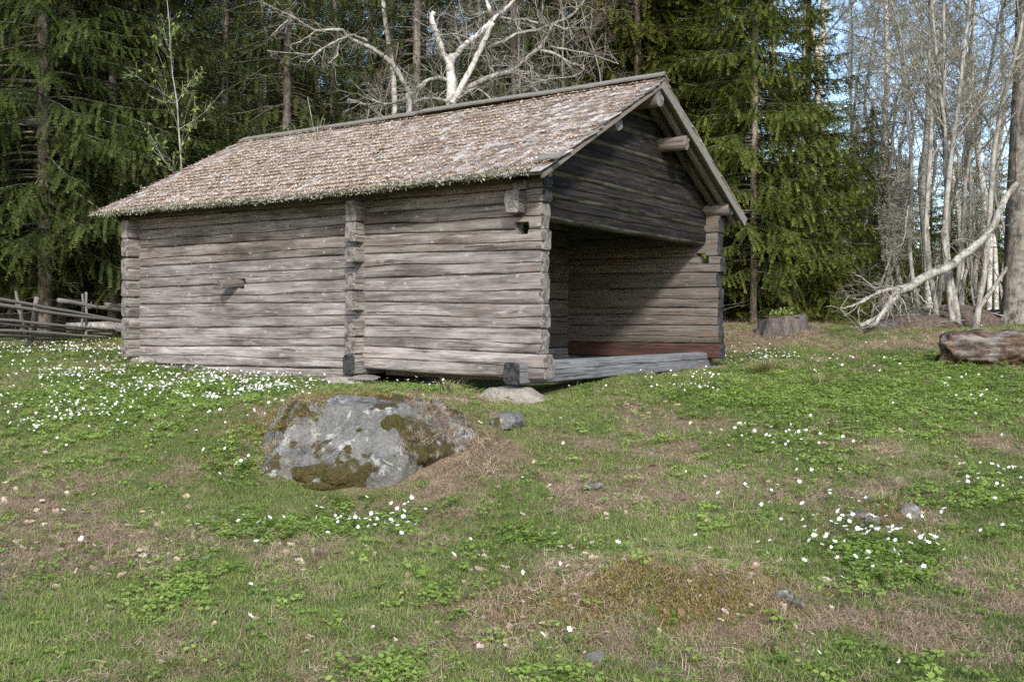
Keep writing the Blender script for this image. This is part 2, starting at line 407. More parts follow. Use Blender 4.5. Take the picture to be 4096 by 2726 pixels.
def log_mesh(name, xs, zb, zt, y0, y1, seed, crack=True, mats=None, crack_t=None, under=False, rough_end=(.005, .005), inset=.030, slant=0, faces=1, inner_flat=False):
    """a hewn log along x: its outer face at y0 (towards -y), inner at y1; zb, zt arrays over stations xs"""
    r = np.random.default_rng(seed)
    xs = np.asarray(xs, float); n = len(xs)
    tc = crack_t if crack_t is not None else r.uniform(.38, .64)
    tcx = tc + .07 * n1(xs * 1.1, seed) + .012 * n1(xs * 9, seed + 4)
    tcx = np.clip(tcx, .22, .78)
    dep = np.clip(n1(xs * 1.3 + 3, seed + 1) * 1.4 + 1.0, 0, 1) * (.055 if crack else 0)
    base_t = [0, .02, .07, .17] if under else [0, .03, .075, .2]
    T = np.stack([np.full(n, t) for t in base_t] + [np.maximum(tcx - .05, .30 * 0 + tcx - .05), tcx - .021, tcx, tcx + .021, tcx + .05] + [np.full(n, t) for t in (.84, .935, .975, 1.0)], 1)
    T = np.maximum.accumulate(T, 1)
    ins = inset * np.abs(2 * T - 1) ** (5 if under else 13)
    ins[:, 6] += dep; 
    wav = (.007 * n1(xs * 2.3, seed + 7) + .003 * n1(xs * 11, seed + 8))[:, None]
    ins = ins + wav + r.normal(0, .0016, ins.shape)
    H = (zt - zb)[:, None]
    seam_b, seam_t = .007 * n1(xs * 3, seed + 11), .007 * n1(xs * 3.3, seed + 12)
    Zo = zb[:, None] + seam_b[:, None] * (1 - T) + seam_t[:, None] * T + H * T
    Yo = y0 + ins
    T2 = np.array([1, .93, .8, .5, .2, .07, 0])[None].repeat(n, 0)
    ins2 = (inset * np.abs(2 * T2 - 1) ** 5 + wav) * (0 if inner_flat else 1)
    Zi = zb[:, None] + H * T2; Yi = y1 - ins2
    Z = np.concatenate([Zo, Zi], 1); Y = np.concatenate([Yo, Yi], 1)
    k = Z.shape[1]
    X = xs[:, None].repeat(k, 1)
    X[0] += r.normal(0, rough_end[0], k); X[-1] += r.normal(0, rough_end[1], k)
    if slant:
        X[0] -= (zt[0] - Z[0]) / slant * .92; X[-1] += (zt[-1] - Z[-1]) / slant * .92
    cx_, cy_, cz_ = xs.mean(), (y0 + y1) / 2, (zb.mean() + zt.mean()) / 2
    V = np.stack([X - cx_, Y - cy_, Z - cz_], -1).reshape(-1, 3)
    i = np.arange(n - 1)[:, None] * k; j = np.arange(k)[None]; j2 = (j + 1) % k
    F = np.stack([i + j, i + k + j, i + k + j2, i + j2], -1).reshape(-1, 4)
    mi = np.zeros(len(F), int)
    if under:
        jj = np.tile(np.arange(k), n - 1); mi[(jj <= 2) | (jj >= k - 1)] = 2
    F = F.tolist(); mi = mi.tolist()
    b = len(V); V3 = V.reshape(n, k, 3)
    r0, r1 = V3[0].copy(), V3[-1].copy()
    for ring_, sg in ((r0, -1), (r1, 1)):
        cen = np.array([0, 0, (ring_[:, 2].max() + ring_[:, 2].min()) / 2])
        ring_[:, 1:] = cen[1:] + (ring_[:, 1:] - cen[1:]) * .92
        ring_[:, 0] += sg * .014 + r.normal(0, rough_end[0] * .25, k)
    V = np.concatenate([V, r0, r1, r0.mean(0)[None], r1.mean(0)[None]])
    for q in range(k):
        q2 = (q + 1) % k; e_ = (n - 1) * k
        F += [[q, q2, b + q2, b + q], [e_ + q2, e_ + q, b + k + q, b + k + q2], [b + q, b + q2, b + 2 * k], [b + k + q2, b + k + q, b + 2 * k + 1]]; mi += [1] * 4
    me = mesh_np(name, V, F, mats, mi)
    for p in me.polygons: p.use_smooth = p.material_index != 1
    me.set_sharp_from_angle(angle=math.radians(28))
    return me, (cx_, cy_, cz_)

def cut(o, boxes):
    g = Geo()
    for lo, hi in boxes: g.box(lo, hi)
    c = link('cutter', g.mesh('cutter', [M['wood_dark']], False), o.parent)
    md = o.modifiers.new('cut', 'BOOLEAN'); md.object = c; md.operation = 'DIFFERENCE'; md.solver = 'EXACT'
    bpy.context.view_layer.update()
    dg = bpy.context.evaluated_depsgraph_get()
    me = bpy.data.meshes.new_from_object(o.evaluated_get(dg))
    o.modifiers.clear(); o.data = me
    bpy.data.objects.remove(c)

MW = [M['wood'], M['end'], M['wood_under']]
seams = {0.0: [2.335, 2.19, 2.03, 1.723, 1.483, 1.226, .868, .590, .295, .005],
         -2.7: [2.335, 2.21, 2.05, 1.778, 1.532, 1.217, .912, .608, .346, .055],
         -7.42: [2.335, 2.24, 2.068, 1.787, 1.493, 1.164, .917, .540, .258, -.015]}
kx = [-7.60, -7.42, -2.7, 0.0, .1]
def seam(i, xs): 
    v = [seams[-7.42][i], seams[-7.42][i], seams[-2.7][i], seams[0.0][i], seams[0.0][i]]
    return np.interp(xs, kx, v)
ends = [.02, .015, -.01, .012, -.02, -.012, .004, -.008, .012]
long_logs = []
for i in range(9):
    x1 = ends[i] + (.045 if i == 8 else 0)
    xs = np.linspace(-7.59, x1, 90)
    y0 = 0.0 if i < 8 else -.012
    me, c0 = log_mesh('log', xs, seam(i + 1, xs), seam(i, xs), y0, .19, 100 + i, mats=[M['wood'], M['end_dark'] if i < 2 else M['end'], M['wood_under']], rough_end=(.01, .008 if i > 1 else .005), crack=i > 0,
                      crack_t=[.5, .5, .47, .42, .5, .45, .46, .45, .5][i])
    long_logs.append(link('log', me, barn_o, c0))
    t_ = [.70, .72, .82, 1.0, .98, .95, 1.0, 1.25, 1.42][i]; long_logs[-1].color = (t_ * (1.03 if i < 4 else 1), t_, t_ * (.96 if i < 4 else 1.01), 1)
xs = np.linspace(-7.5, -2.93, 46)
me, c0 = log_mesh('log', xs, np.interp(xs, [-7.5, -2.9], [-.25, -.135]), np.interp(xs, [-7.5, -2.9], [-.02, .048]), .004, .19, 140, mats=MW)
link('log', me, barn_o, c0)
# holes hewn through the wall
cut(long_logs[2], [((-.365, -.2, 1.60), (-.165, .4, 1.815))])
cut(long_logs[3], [((-.35, -.2, 1.672), (-.18, .4, 1.85))])
cut(long_logs[4], [((-5.16, -.2, 1.10), (-4.97, .4, 1.265))])
cut(long_logs[5], [((-5.12, -.2, 1.12), (-5.0, .4, 1.3))])
cut(long_logs[7], [((-.24, -.2, .28), (-.06, .06, .325))])
# block of a beam sticking out of the hole
xs = np.linspace(-.28, .12, 6)
me, c0 = log_mesh('log', xs, np.full(6, .86), np.full(6, .965), -5.30, -5.17, 151, mats=[M['wood_brown'], M['end'], M['wood_under']], crack=False)
link('beam_end', me, barn_o, (-5.17, -.03, 1.205), (.2, math.radians(-6), math.radians(64)))

def cross_log(x_in, thick, z0, z1, ya, yb, seed, mats=MW, **kw):
    """a log of a wall that runs along the barn's y; its outer face looks to +x"""
    n = max(8, int((yb - ya) / .1)); xs = np.linspace(ya, yb, n)
    zb = np.full(n, z0); zt = np.full(n, z1)
    me, c0 = log_mesh('log', xs, zb, zt, -x_in, -x_in + thick, seed, mats=mats, **kw)
    # local x -> barn y, local y -> barn -x
    return link('log', me, barn_o, (-c0[1], c0[0], c0[2]), (0, 0, math.pi / 2))

for i, (t, b) in enumerate(((2.295, 2.222), (2.212, 1.925), (1.918, 1.645), (1.624, 1.285), (1.273, 1.027), (1.015, .713), (.702, .375), (.366, .095))):
    cross_log(-7.419, .176, b, t, -.195 if i else -.05, BW + .19, 200 + i, crack_t=.5, inset=.026)
cross_log(-7.419, .176, -.12, .09, -.10, BW + .19, 216, inset=.026)
cb = [(2.34, 2.21), (2.207, 1.933), (1.929, 1.676), (1.609, 1.417), (1.285, 1.061), (1.051, .798), (.696, .472), (.462, .249)]
inner = [(2.335, 2.21), (2.207, 1.933), (1.929, 1.645), (1.645, 1.35), (1.345, 1.061), (1.051, .760), (.755, .472), (.466, .249)]
for k, ((t, b), (it, ib)) in enumerate(zip(cb, inner)):
    cross_log(-2.70, .178, ib, it, .01, BW + .17, 230 + k, mats=[M['wood_brown'], M['end'], M['wood_under']], crack=False)
    if k: cross_log(-2.70, .178, b, t, -.165, .03, 240 + k, mats=[M['wood'], M['end'], M['wood_under']], crack=(k % 2 == 0), inset=.03)
cross_log(-2.69, .2, -.016, .238, -.19, BW + .17, 260, mats=[M['wood'], M['end_dark'], M['wood_under']])
# front gable: lintel and the logs above it, smoke-blackened, clipped by the roof
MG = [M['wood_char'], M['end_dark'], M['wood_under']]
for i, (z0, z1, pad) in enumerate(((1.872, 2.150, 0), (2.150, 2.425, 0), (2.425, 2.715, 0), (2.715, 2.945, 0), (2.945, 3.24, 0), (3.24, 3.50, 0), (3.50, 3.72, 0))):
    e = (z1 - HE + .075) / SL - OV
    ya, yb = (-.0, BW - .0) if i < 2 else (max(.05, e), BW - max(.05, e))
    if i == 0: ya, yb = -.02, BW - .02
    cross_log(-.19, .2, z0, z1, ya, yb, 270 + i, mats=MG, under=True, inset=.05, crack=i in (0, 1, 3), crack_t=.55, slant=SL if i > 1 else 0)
# the lintel's end knocked through the long wall, and the plate stub over it
cross_log(-.19, .20, 1.90, 2.165, -.168, .05, 290, mats=MW, inset=.03, crack_t=.5)
cross_log(-.17, .18, 2.175, 2.285, -.06, .05, 291, mats=MW, crack=False)
# sill beam across the opening
cross_log(-.16, .23, -.05, .212, -.175, BW + .02, 292, mats=[M['wood_blue'], M['end_dark'], M['wood_under']], inset=.04, crack_t=.6)
# back right wall, its inner face seen through the opening
rn = [2.34, 2.07, 1.70, 1.45, 1.222, .90, .632, .346, .115]
rl = [2.34, 2.07, 1.741, 1.494, 1.221, .921, .621, .347, .109]
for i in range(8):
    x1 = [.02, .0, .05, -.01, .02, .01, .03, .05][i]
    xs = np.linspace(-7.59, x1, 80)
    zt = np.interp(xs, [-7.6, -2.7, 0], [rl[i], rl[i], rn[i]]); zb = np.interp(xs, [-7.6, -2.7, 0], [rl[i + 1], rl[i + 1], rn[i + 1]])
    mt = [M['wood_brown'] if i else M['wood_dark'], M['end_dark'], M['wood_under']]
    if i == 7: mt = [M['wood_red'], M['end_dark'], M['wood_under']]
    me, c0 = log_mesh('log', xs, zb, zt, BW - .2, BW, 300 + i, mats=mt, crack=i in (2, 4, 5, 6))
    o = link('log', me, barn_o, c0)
    if i == 1: cut(o, [((-.36, BW - .4, 1.62), (-.20, BW + .3, 1.76))])
    if i == 2: cut(o, [((-.30, BW - .4, 1.60), (-.14, BW + .3, 1.72)), ])
# outer end blocks of the gable's right corner
for z0, z1 in ((1.87, 2.15), (2.155, 2.33)):
    cross_log(-.19, .2, z0, z1, BW - .05, BW + .17, 320 + int(z0 * 10), mats=MW, inset=.03)
# floor sleeper inside and sleepers
me, c0 = log_mesh('log', np.linspace(-2.6, -.5, 20), np.full(20, -.04), np.full(20, .10), .30, .62, 330, mats=[M['wood_brown'], M['end'], M['wood_under']], crack=False)
link('floor_sleeper', me, barn_o, c0)
# purlins, plates and ridge log
def round_log(name, x0, x1, y, z, r, seed, mats):
    xs = np.linspace(x0, x1, 26); rr = np.random.default_rng(seed)
    k = 14; th = np.arange(k) * 2 * math.pi / k
    R = r * (1 + .05 * n1(xs * 2, seed))[:, None] * (1 + .06 * np.sin(th * 3 + rr.uniform(0, 6)))[None]
    Y = R * np.cos(th) + .012 * n1(xs * 1.2, seed + 1)[:, None]; Z = R * np.sin(th)
    X = (xs - (x0 + x1) / 2)[:, None].repeat(k, 1); X[-1] += rr.normal(0, .006, k); 
    V = np.stack([X, Y, Z], -1).reshape(-1, 3); n = len(xs)
    i = np.arange(n - 1)[:, None] * k; j = np.arange(k)[None]; j2 = (j + 1) % k
    F = np.stack([i + j, i + k + j, i + k + j2, i + j2], -1).reshape(-1, 4).tolist(); mi = [0] * len(F)
    b = len(V); V = np.concatenate([V, [[(x0 - x1) / 2, 0, 0], [(x1 - x0) / 2 - .004, 0, 0]]])
    for q in range(k): F += [[q, (q + 1) % k, b], [(n - 1) * k + (q + 1) % k, (n - 1) * k + q, b + 1]]; mi += [1, 1]
    me = mesh_np(name, V, F, mats, mi)
    for p in me.polygons: p.use_smooth = p.material_index == 0
    return link(name, me, barn_o, ((x0 + x1) / 2, y, z))
MP = [M['wood_dark'], M['end'], M['wood_under']]
round_log('ridge_log', -8.0, .20, BW / 2 - .03, 3.655, .115, 1, MP)
round_log('purlin', -7.9, .13, 1.58, 3.165, .095, 2, MP)
round_log('purlin', -7.9, .20, 3.45, 3.20, .098, 3, [M['wood_brown'], M['end'], M['wood_under']])
round_log('wall_plate', -7.9, .06, .07, 2.405, .088, 4, MP)
round_log('wall_plate', -7.9, .20, BW - .17, 2.43, .10, 5, [M['wood_brown'], M['end_dark'], M['wood_under']])
round_log('loft_pole', -4.0, -.35, 3.9, 2.42, .05, 6, MP)
round_log('loft_pole', -4.0, -.35, 4.5, 2.34, .05, 7, MP)

# roof: deck, shingles, ridge boards, barge boards
RX0, RX1 = -8.07, .234
ang = math.atan(SL)
roof = empty('roof'); roof.parent = barn_o
def slope_frame(side):                                    # a: along +x, b: up the slope, n: outwards
    if side == 0: o = np.array([0, -OV, HE]); b = np.array([0, math.cos(ang), math.sin(ang)]); n = np.array([0, -math.sin(ang), math.cos(ang)])
    else: o = np.array([0, BW + OV, HE]); b = np.array([0, -math.cos(ang), math.sin(ang)]); n = np.array([0, math.sin(ang), math.cos(ang)])
    return o, np.array([1., 0, 0]), b, n
SLEN = (BW / 2 + OV) / math.cos(ang)
def sag(x): return -.03 * np.sin((np.asarray(x) - RX0) / (RX1 - RX0) * math.pi) + .012 * n1(np.asarray(x) * 1.1, 77)
for side in (0, 1):                                        # deck of boards laid down the slope
    o, a, b, n = slope_frame(side)
    nb = 34; w_ = (RX1 - RX0 - .06) / nb
    for k in range(nb):
        x0 = RX0 + .03 + k * w_; s0 = float(sag(x0))
        vv = []
        for (bb, nn) in ((.015 + random.uniform(-.02, .02), -.045), (SLEN - .02, -.045), (SLEN - .02, -.018), (.015, -.018)):
            for xx in (x0 + .004, x0 + w_ - .004): vv.append(o + a * xx + b * bb + n * nn + np.array([0, 0, s0]))
        F = [[0, 1, 3, 2], [2, 3, 5, 4], [4, 5, 7, 6], [6, 7, 1, 0], [0, 2, 4, 6], [1, 7, 5, 3]]
        cc = np.mean(vv, 0)
        me = mesh_np('deck_board', np.array(vv) - cc, F, [M['wood_dark'] if side == 0 else M['board']])
        link('deck_board', me, roof, tuple(cc))
# shingle material: weathered silver grey, some brown, with moss between
def shingle_mat(name, joined):
    m = NB(name, .85, .25)
    v = m.n('NewGeometry').outputs['Position']
    r = m.attr('tint') if joined else m.n('ObjectInfo').outputs['Random']
    g = m.noise(m.scaled(v, (60, 9, 9)), 1.0, 5, .6)
    c = m.ramp(r, [(0.0, (.13, .11, .095)), (.35, (.22, .195, .17)), (.7, (.36, .335, .315)), (1.0, (.54, .54, .555))])
    c = m.mix(m.rng(g, .4, .65, 0, .45), c, (.12, .10, .085))
    c = m.mix(m.rng(m.noise(v, 7, 5, .7), .52, .66, 0, .65), c, (.30, .19, .12))
    c = m.mix(m.rng(m.noise(v, 23, 4, .7), .6, .7, 0, .5), c, (.36, .36, .27))
    m.color(c); m.bump(g, .5, .006)
    return m.m
M['shingle'] = shingle_mat('shingle_wood', False); M['shingles'] = shingle_mat('shingle_wood_far', True)
SV = []                                                    # six shingle shapes: x along roof, y up slope, z out
for k in range(6):
    r = np.random.default_rng(900 + k)
    w_, l_, t_ = r.uniform(.11, .15), .40, r.uniform(.007, .011)
    cu = r.uniform(-.004, .012)
    e = r.uniform(-.012, .012, 3)
    top = [(-w_ / 2, e[0], t_ + cu), (0, e[1], t_), (w_ / 2, e[2], t_ + cu), (w_ / 2, l_, t_ * .4), (0, l_, t_ * .4), (-w_ / 2, l_, t_ * .4)]
    bot = [(x, y, z - t_) for x, y, z in top]
    V = np.array(top + bot)
    F = [[0, 1, 4, 5], [1, 2, 3, 4], [11, 10, 7, 6], [10, 9, 8, 7], [0, 6, 7, 1], [1, 7, 8, 2], [2, 8, 9, 3], [5, 11, 6, 0], [3, 9, 10, 4], [4, 10, 11, 5]]
    SV.append((V, F, mesh_np('shingle', V, F, [M['shingle']]), w_))
rows = 20; step = (SLEN + .0) / rows
allsh = []
for side in (0, 1):
    o, a, b, n = slope_frame(side)
    for r_ in range(rows):
        x = RX0 - random.uniform(.0, .10)
        while x < RX1 + .02:
            k = random.randrange(6); w_ = SV[k][3]
            xc = x + w_ / 2; last = x + w_ > RX1 - .01
            if last: xc = RX1 + .012 - w_ / 2 + random.uniform(-.012, .012)
            lift = -.004 + random.uniform(0, .007)
            pos = o + a * xc + b * (r_ * step - .04 + random.uniform(-.018, .018)) + n * lift + np.array([0, 0, float(sag(xc))])
            tilt = math.radians(2.7 if side == 0 else 1.5) + abs(random.gauss(0, .006))
            allsh.append((side, k, pos, tilt, random.gauss(0, .03), random.random(), min(1.0, (SLEN + .01 - (r_ * step - .04)) / .40)))
            x += w_ + random.uniform(.001, .012)
            if last: break
def sh_mat(side, pos, tilt, tw, ys):
    o, a, b, n = slope_frame(side)
    if side == 0: R = Matrix((a, b, n)).transposed()
    else: R = Matrix((-a, b, n)).transposed()
    R = R.to_4x4() @ Matrix.Rotation(-tilt, 4, 'X') @ Matrix.Rotation(tw, 4, 'Z') @ Matrix.Diagonal((1, ys, 1, 1))
    return Matrix.Translation(pos) @ R
def sh_key(s):
    p = barn(*s[2]); return np.linalg.norm(p - np.array([0, 0, CAMZ])) + (100 if s[0] else 0)
allsh.sort(key=sh_key)
JV, JF, JT, nb = [], [], [], 0
for q, (side, k, pos, tilt, tw, tint, ys) in enumerate(allsh):
    mt = sh_mat(side, pos, tilt, tw, ys)
    if q < 300:
        ob = bpy.data.objects.new('shingle', SV[k][2]); COL.objects.link(ob); ob.parent = roof; ob.matrix_local = mt
    else:
        A = np.array(mt); V = SV[k][0] @ A[:3, :3].T + A[:3, 3]
        JV.append(V); JF += [[i + nb for i in f] for f in SV[k][1]]; JT += [tint] * len(V); nb += len(V)
tag(link('shingles', mesh_np('shingles', np.concatenate(JV), JF, [M['shingles']], attr={'tint': np.array(JT)}), roof), kind='stuff')
# ridge boards
def board(name, p, q, wdt, thk, nrm, mat, parent, seed=0):
    p, q, nrm = np.array(p, float), np.array(q, float), np.array(nrm, float)
    d = q - p; Lh = np.linalg.norm(d); d /= Lh; nrm = nrm - d * (nrm @ d); nrm /= np.linalg.norm(nrm); s = np.cross(nrm, d)
    n_ = max(2, int(Lh / .25)); g = []
    for i in range(n_ + 1):
        wv = .006 * n1(np.array([i * .5]), seed)[0]; wv2 = .008 * n1(np.array([i * .6]), seed + 1)[0]
        for (u, t) in ((-wdt / 2 + wv, 0), (wdt / 2 + wv2, 0), (wdt / 2 + wv2, thk), (-wdt / 2 + wv, thk)): g.append((-Lh / 2 + Lh * i / n_, u, t + wv))
    F = [[0, 3, 2, 1], [n_ * 4, n_ * 4 + 1, n_ * 4 + 2, n_ * 4 + 3]]
    for i in range(n_):
        for k in range(4): F.append([i * 4 + k, i * 4 + (k + 1) % 4, i * 4 + 4 + (k + 1) % 4, i * 4 + 4 + k])
    me = mesh_np(name, g, F, [mat])
    ob = link(name, me, parent); R = Matrix((d, s, nrm)).transposed().to_4x4()
    ob.matrix_local = Matrix.Translation((p + q) / 2) @ R
    return ob
o, a, b, n = slope_frame(0); o2, a2, b2, n2_ = slope_frame(1)
zr = HR + .045
board('ridge_board', (-3.9, BW / 2 - .045, zr - .018), (RX1 + .03, BW / 2 - .045, zr - .01), .15, .024, n, M['board'], roof, 1)
board('ridge_board', (RX0 - .02, BW / 2 - .05, zr - .045), (-4.0, BW / 2 - .05, zr - .043), .15, .024, n, M['board'], roof, 2)
board('ridge_board', (RX0, BW / 2 + .06, zr - .05), (RX1 + .02, BW / 2 + .06, zr - .03), .15, .024, n2_, M['board'], roof, 3)
# right rake: barge board and rafters under the overhang
def rk(x, s, dn, side): 
    o, a, b, n = slope_frame(side); return o + a * x + b * s + n * dn
board('barge_board', rk(.215, .0, -.062, 1), rk(.215, SLEN - .03, -.062, 1), .15, .03, (1, 0, 0), M['board'], roof, 4)
for k, x in enumerate((.06, -.10)):
    board('rafter', rk(x, .02, -.10, 1), rk(x, SLEN - .05, -.10, 1), .12, .05, (1, 0, 0), M['wood_under'] if k else M['board'], roof, 5 + k)
board('rafter', rk(.19, .04, -.075, 0), rk(.19, SLEN - .05, -.075, 0), .05, .03, (1, 0, 0), M['wood_dark'], roof, 8)
# loose plank poking out of the rake on the near slope
board('loose_shingle', rk(.02, .30, .03, 0), rk(.36, .30, .045, 0), .16, .018, n, M['board'], roof, 9)

# dry leaves, needles and moss on the roof
def flakes(N, size, seed, dens):
    r = np.random.default_rng(seed)
    x = r.uniform(RX0, RX1 + .01, N * 2); s = r.uniform(-.03, SLEN, N * 2)
    keep = r.random(N * 2) < dens(x, s)
    x, s = x[keep][:N], s[keep][:N]; N = len(x)
    o, a, b, n = slope_frame(0)
    row = np.mod(s + .04, step) / step                    # height over the deck within a shingle course
    h = .012 + .028 * (1 - row) + r.uniform(0, .012, N)
    P = o + x[:, None] * a + s[:, None] * b + h[:, None] * n; P[:, 2] += sag(x)
    th = r.uniform(0, 6.3, N); sz = size * r.uniform(.6, 1.3, N)
    u = np.cos(th)[:, None] * a + np.sin(th)[:, None] * b + r.normal(0, .18, N)[:, None] * n
    v = -np.sin(th)[:, None] * a + np.cos(th)[:, None] * b + r.normal(0, .18, N)[:, None] * n
    u *= sz[:, None] * .62; v *= (sz * r.uniform(.45, .75, N))[:, None] * .62
    mid = r.normal(0, .15, N)[:, None] * n * sz[:, None]
    V = np.stack([P - u, P - v + mid, P + u, P + v + mid], 1).reshape(-1, 3)
    F = np.arange(N * 4).reshape(-1, 4)
    F = np.concatenate([F[:, [0, 1, 3]], F[:, [1, 2, 3]]])
    return V, F, np.repeat(r.random(N), 4)
def leafdens(x, s):
    q = np.clip((-x - .6) / 2.6, 0, 1) * np.clip((SLEN * .93 - s) / 1.0, .18, 1) * np.clip((x + 8.0) / .8, .3, 1)
    return np.clip(.10 + .95 * q + (fbm(x * 1.3, s * 1.5, 71) - .5) * .9, .03, 1)
m = NB('dry_leaf', .8, .2)
tt = m.attr('tint')
m.color(m.ramp(tt, [(0, (.19, .125, .086)), (.25, (.32, .225, .16)), (.5, (.43, .325, .24)), (.75, (.52, .41, .315)), (.92, (.60, .515, .42)), (1, (.38, .345, .315))]))
M['dry_leaf'] = m.m
V, F, T = flakes(24000, .031, 501, leafdens)
tag(link('leaf_litter', mesh_np('leaf_litter', V, F, [M['dry_leaf']], attr={'tint': T}), None), 'tan dry birch leaves lying thick on the barn roof', 'leaf litter', kind='stuff')
lit1 = bpy.data.objects['leaf_litter']; lit1.location = tuple(BO); lit1.rotation_euler = (0, 0, -BYAW)
m = NB('roof_needles', .9, .1)
m.color(m.ramp(m.attr('tint'), [(0, (.13, .077, .05)), (.45, (.25, .16, .105)), (.8, (.34, .245, .17)), (1, (.29, .26, .175))]))
M['needles'] = m.m
V, F, T = flakes(26000, .021, 502, lambda x, s: np.clip(.25 + (fbm(x * 2.2, s * 3.0, 81) - .38) * 2.2, .05, 1))
o_ = tag(link('needle_litter', mesh_np('needle_litter', V, F, [M['needles']], attr={'tint': T}), None), 'rusty brown needles and moss crumbs between the shingles', 'needle litter', kind='stuff')
o_.location = tuple(BO); o_.rotation_euler = (0, 0, -BYAW)
# lichen and moss fringe along the eave
r = np.random.default_rng(61); N = 8000
x = r.uniform(RX0 + .02, RX1 - .1, N); s = r.normal(-.035, .035, N) + .03 * n1(x * 5, 5)
o, a, b, n = slope_frame(0)
P = o + x[:, None] * a + s[:, None] * b + (r.uniform(-.035, .05, N) + .012)[:, None] * n; P[:, 2] += sag(x)
D = r.normal(0, 1, (N, 3, 3)) * r.uniform(.006, .012, N)[:, None, None]
V = (P[:, None] + D).reshape(-1, 3); F = np.arange(N * 3).reshape(-1, 3)
m = NB('lichen', .95, .05)
m.color(m.ramp(m.attr('tint'), [(0, (.04, .038, .025)), (.35, (.09, .085, .045)), (.6, (.20, .20, .14)), (.85, (.36, .36, .28)), (1, (.52, .50, .41))]))
M['lichen'] = m.m
tag(link('lichen', mesh_np('lichen', V, F, [M['lichen']], attr={'tint': np.repeat(r.random(N), 3)}), roof), kind='stuff')

# ------------------------------------------------------------------ rocks
def rock_mat(name, base, dark, lichen_amt=.5, moss=.35, mosscol=(.12, .09, .02), warm=None):
    m = NB(name, .9, .2); v = m.obj()
    f = m.noise(v, 5, 8, .7); g = m.noise(v, 30, 7, .75)
    c = m.mix(m.rng(f, .38, .62), dark, base)
    c = m.mix(m.rng(g, .5, .68, 0, .7), c, tuple(q * 1.5 for q in base))
    c = m.mix(m.rng(g, .36, .26, 0, .6), c, tuple(q * .45 for q in dark))
    li = m.noise(v, 6.5, 6, .7, .4)
    c = m.mix(m.rng(li, .57, .60, 0, lichen_amt), c, (.47, .475, .455))
    vo = m.n('TexVoronoi', {'Vector': v, 'Scale': 11.0}); 
    on = m.math('GREATER_THAN', m.n('SeparateColor', {0: vo.outputs['Color']}).outputs[1], .72)
    c = m.mix(m.math('MULTIPLY', m.math('MULTIPLY', m.rng(vo.outputs['Distance'], .30, .22), on), .6), c, (.34, .37, .26))
    mo = m.noise(v, 2.6, 5, .65, .3)
    c = m.mix(m.rng(mo, .60 - moss * .16, .64 - moss * .16, 0, 1.0 if moss else 0), c, m.ramp(g, [(.3, tuple(q * .5 for q in mosscol)), (.7, tuple(q * 1.6 for q in mosscol))]))
    if warm: c = m.mix(m.rng(m.noise(v, 4, 4), .5, .66, 0, .5), c, warm)
    m.color(c); m.bump(m.math('ADD', f, m.math('MULTIPLY', g, .6)), 1.0, .06)
    return m.m
M['boulder'] = rock_mat('boulder_rock', (.215, .212, .20), (.10, .10, .095), .75, .45, (.068, .056, .022))
M['stone'] = rock_mat('foundation_stone', (.36, .33, .285), (.20, .18, .15), .35, 0)
M['stone_red'] = rock_mat('red_stone', (.22, .15, .13), (.13, .09, .08), .2, 0)
M['stone_dark'] = rock_mat('dark_stone', (.22, .21, .195), (.11, .104, .095), .5, .3, (.10, .075, .03))

def rock_mesh(name, size, seed, cuts=9, sub=4, mat=None, noise_=.05, flat=None):
    bm = bmesh.new(); bmesh.ops.create_icosphere(bm, subdivisions=sub, radius=1.0)
    V = np.array([v.co[:] for v in bm.verts]); r = np.random.default_rng(seed)
    for k in range(cuts):
        nrm = r.normal(0, 1, 3); nrm /= np.linalg.norm(nrm); d = r.uniform(.62, .88)
        q = V @ nrm - d; V -= np.where(q > 0, q, 0)[:, None] * nrm * .92
    for nrm, d in (flat or []):
        nrm = np.array(nrm, float); nrm /= np.linalg.norm(nrm); q = V @ nrm - d; V -= np.where(q > 0, q, 0)[:, None] * nrm * .97
    s = r.uniform(0, 99)
    nz = fbm(V[:, 0] * 2.1 + s + V[:, 2] * .7, V[:, 1] * 2.1 + V[:, 2] * 1.3, seed, 4) - .5
    nz2 = fbm(V[:, 0] * 7 + s - V[:, 2] * 3, V[:, 1] * 7 + V[:, 2] * 5, seed + 3, 3) - .5
    V = V * (1 + noise_ * 2.4 * nz + noise_ * .9 * nz2)[:, None]
    V *= np.array(size)
    F = [[v.index for v in f.verts] for f in bm.faces]; bm.free()
    return mesh_np(name, V, F, [mat], smooth=True), V

B0 = at(1445, 1800, 8.70)
bl_me, BLV = rock_mesh('boulder', (1.10, .80, .60), 12, 5, 6, M['boulder'], .075,
                       [((-.35, -1, .55), .62), ((.75, -.55, .5), .70), ((-.95, -.3, .35), .80), ((0, -.2, 1), .80), ((.1, -1, -.1), .75)])
bl_loc = (B0[0] + .05, B0[1] + .10, B0[2] - .06)
bo = tag(link('boulder', bl_me, None, bl_loc, (0, 0, .05)), 'large grey lichen-spotted boulder half buried in the slope before the barn', 'boulder')
m = NB('moss', 1.0, .05); v = m.obj(); g = m.noise(v, 60, 4, .7); f_ = m.noise(v, 7, 4)
m.color(m.mix(m.rng(f_, .4, .6), m.ramp(g, [(.3, (.020, .021, .008)), (.7, (.088, .083, .026))]), m.ramp(g, [(.3, (.032, .025, .012)), (.7, (.11, .086, .04))])))
m.bump(g, 1.0, .02); M['moss'] = m.m
def surf_point(V, loc, px, py):                            # where the pixel's ray meets a rock (nearest vertex in the picture, front side)
    W_ = V + np.array(loc); qx, qy = to_pix(W_)
    d = np.hypot(qx - px, qy - py); ok = np.where(d < d.min() + 25)[0]
    k = ok[np.argmin(W_[ok, 1])]; return V[k]
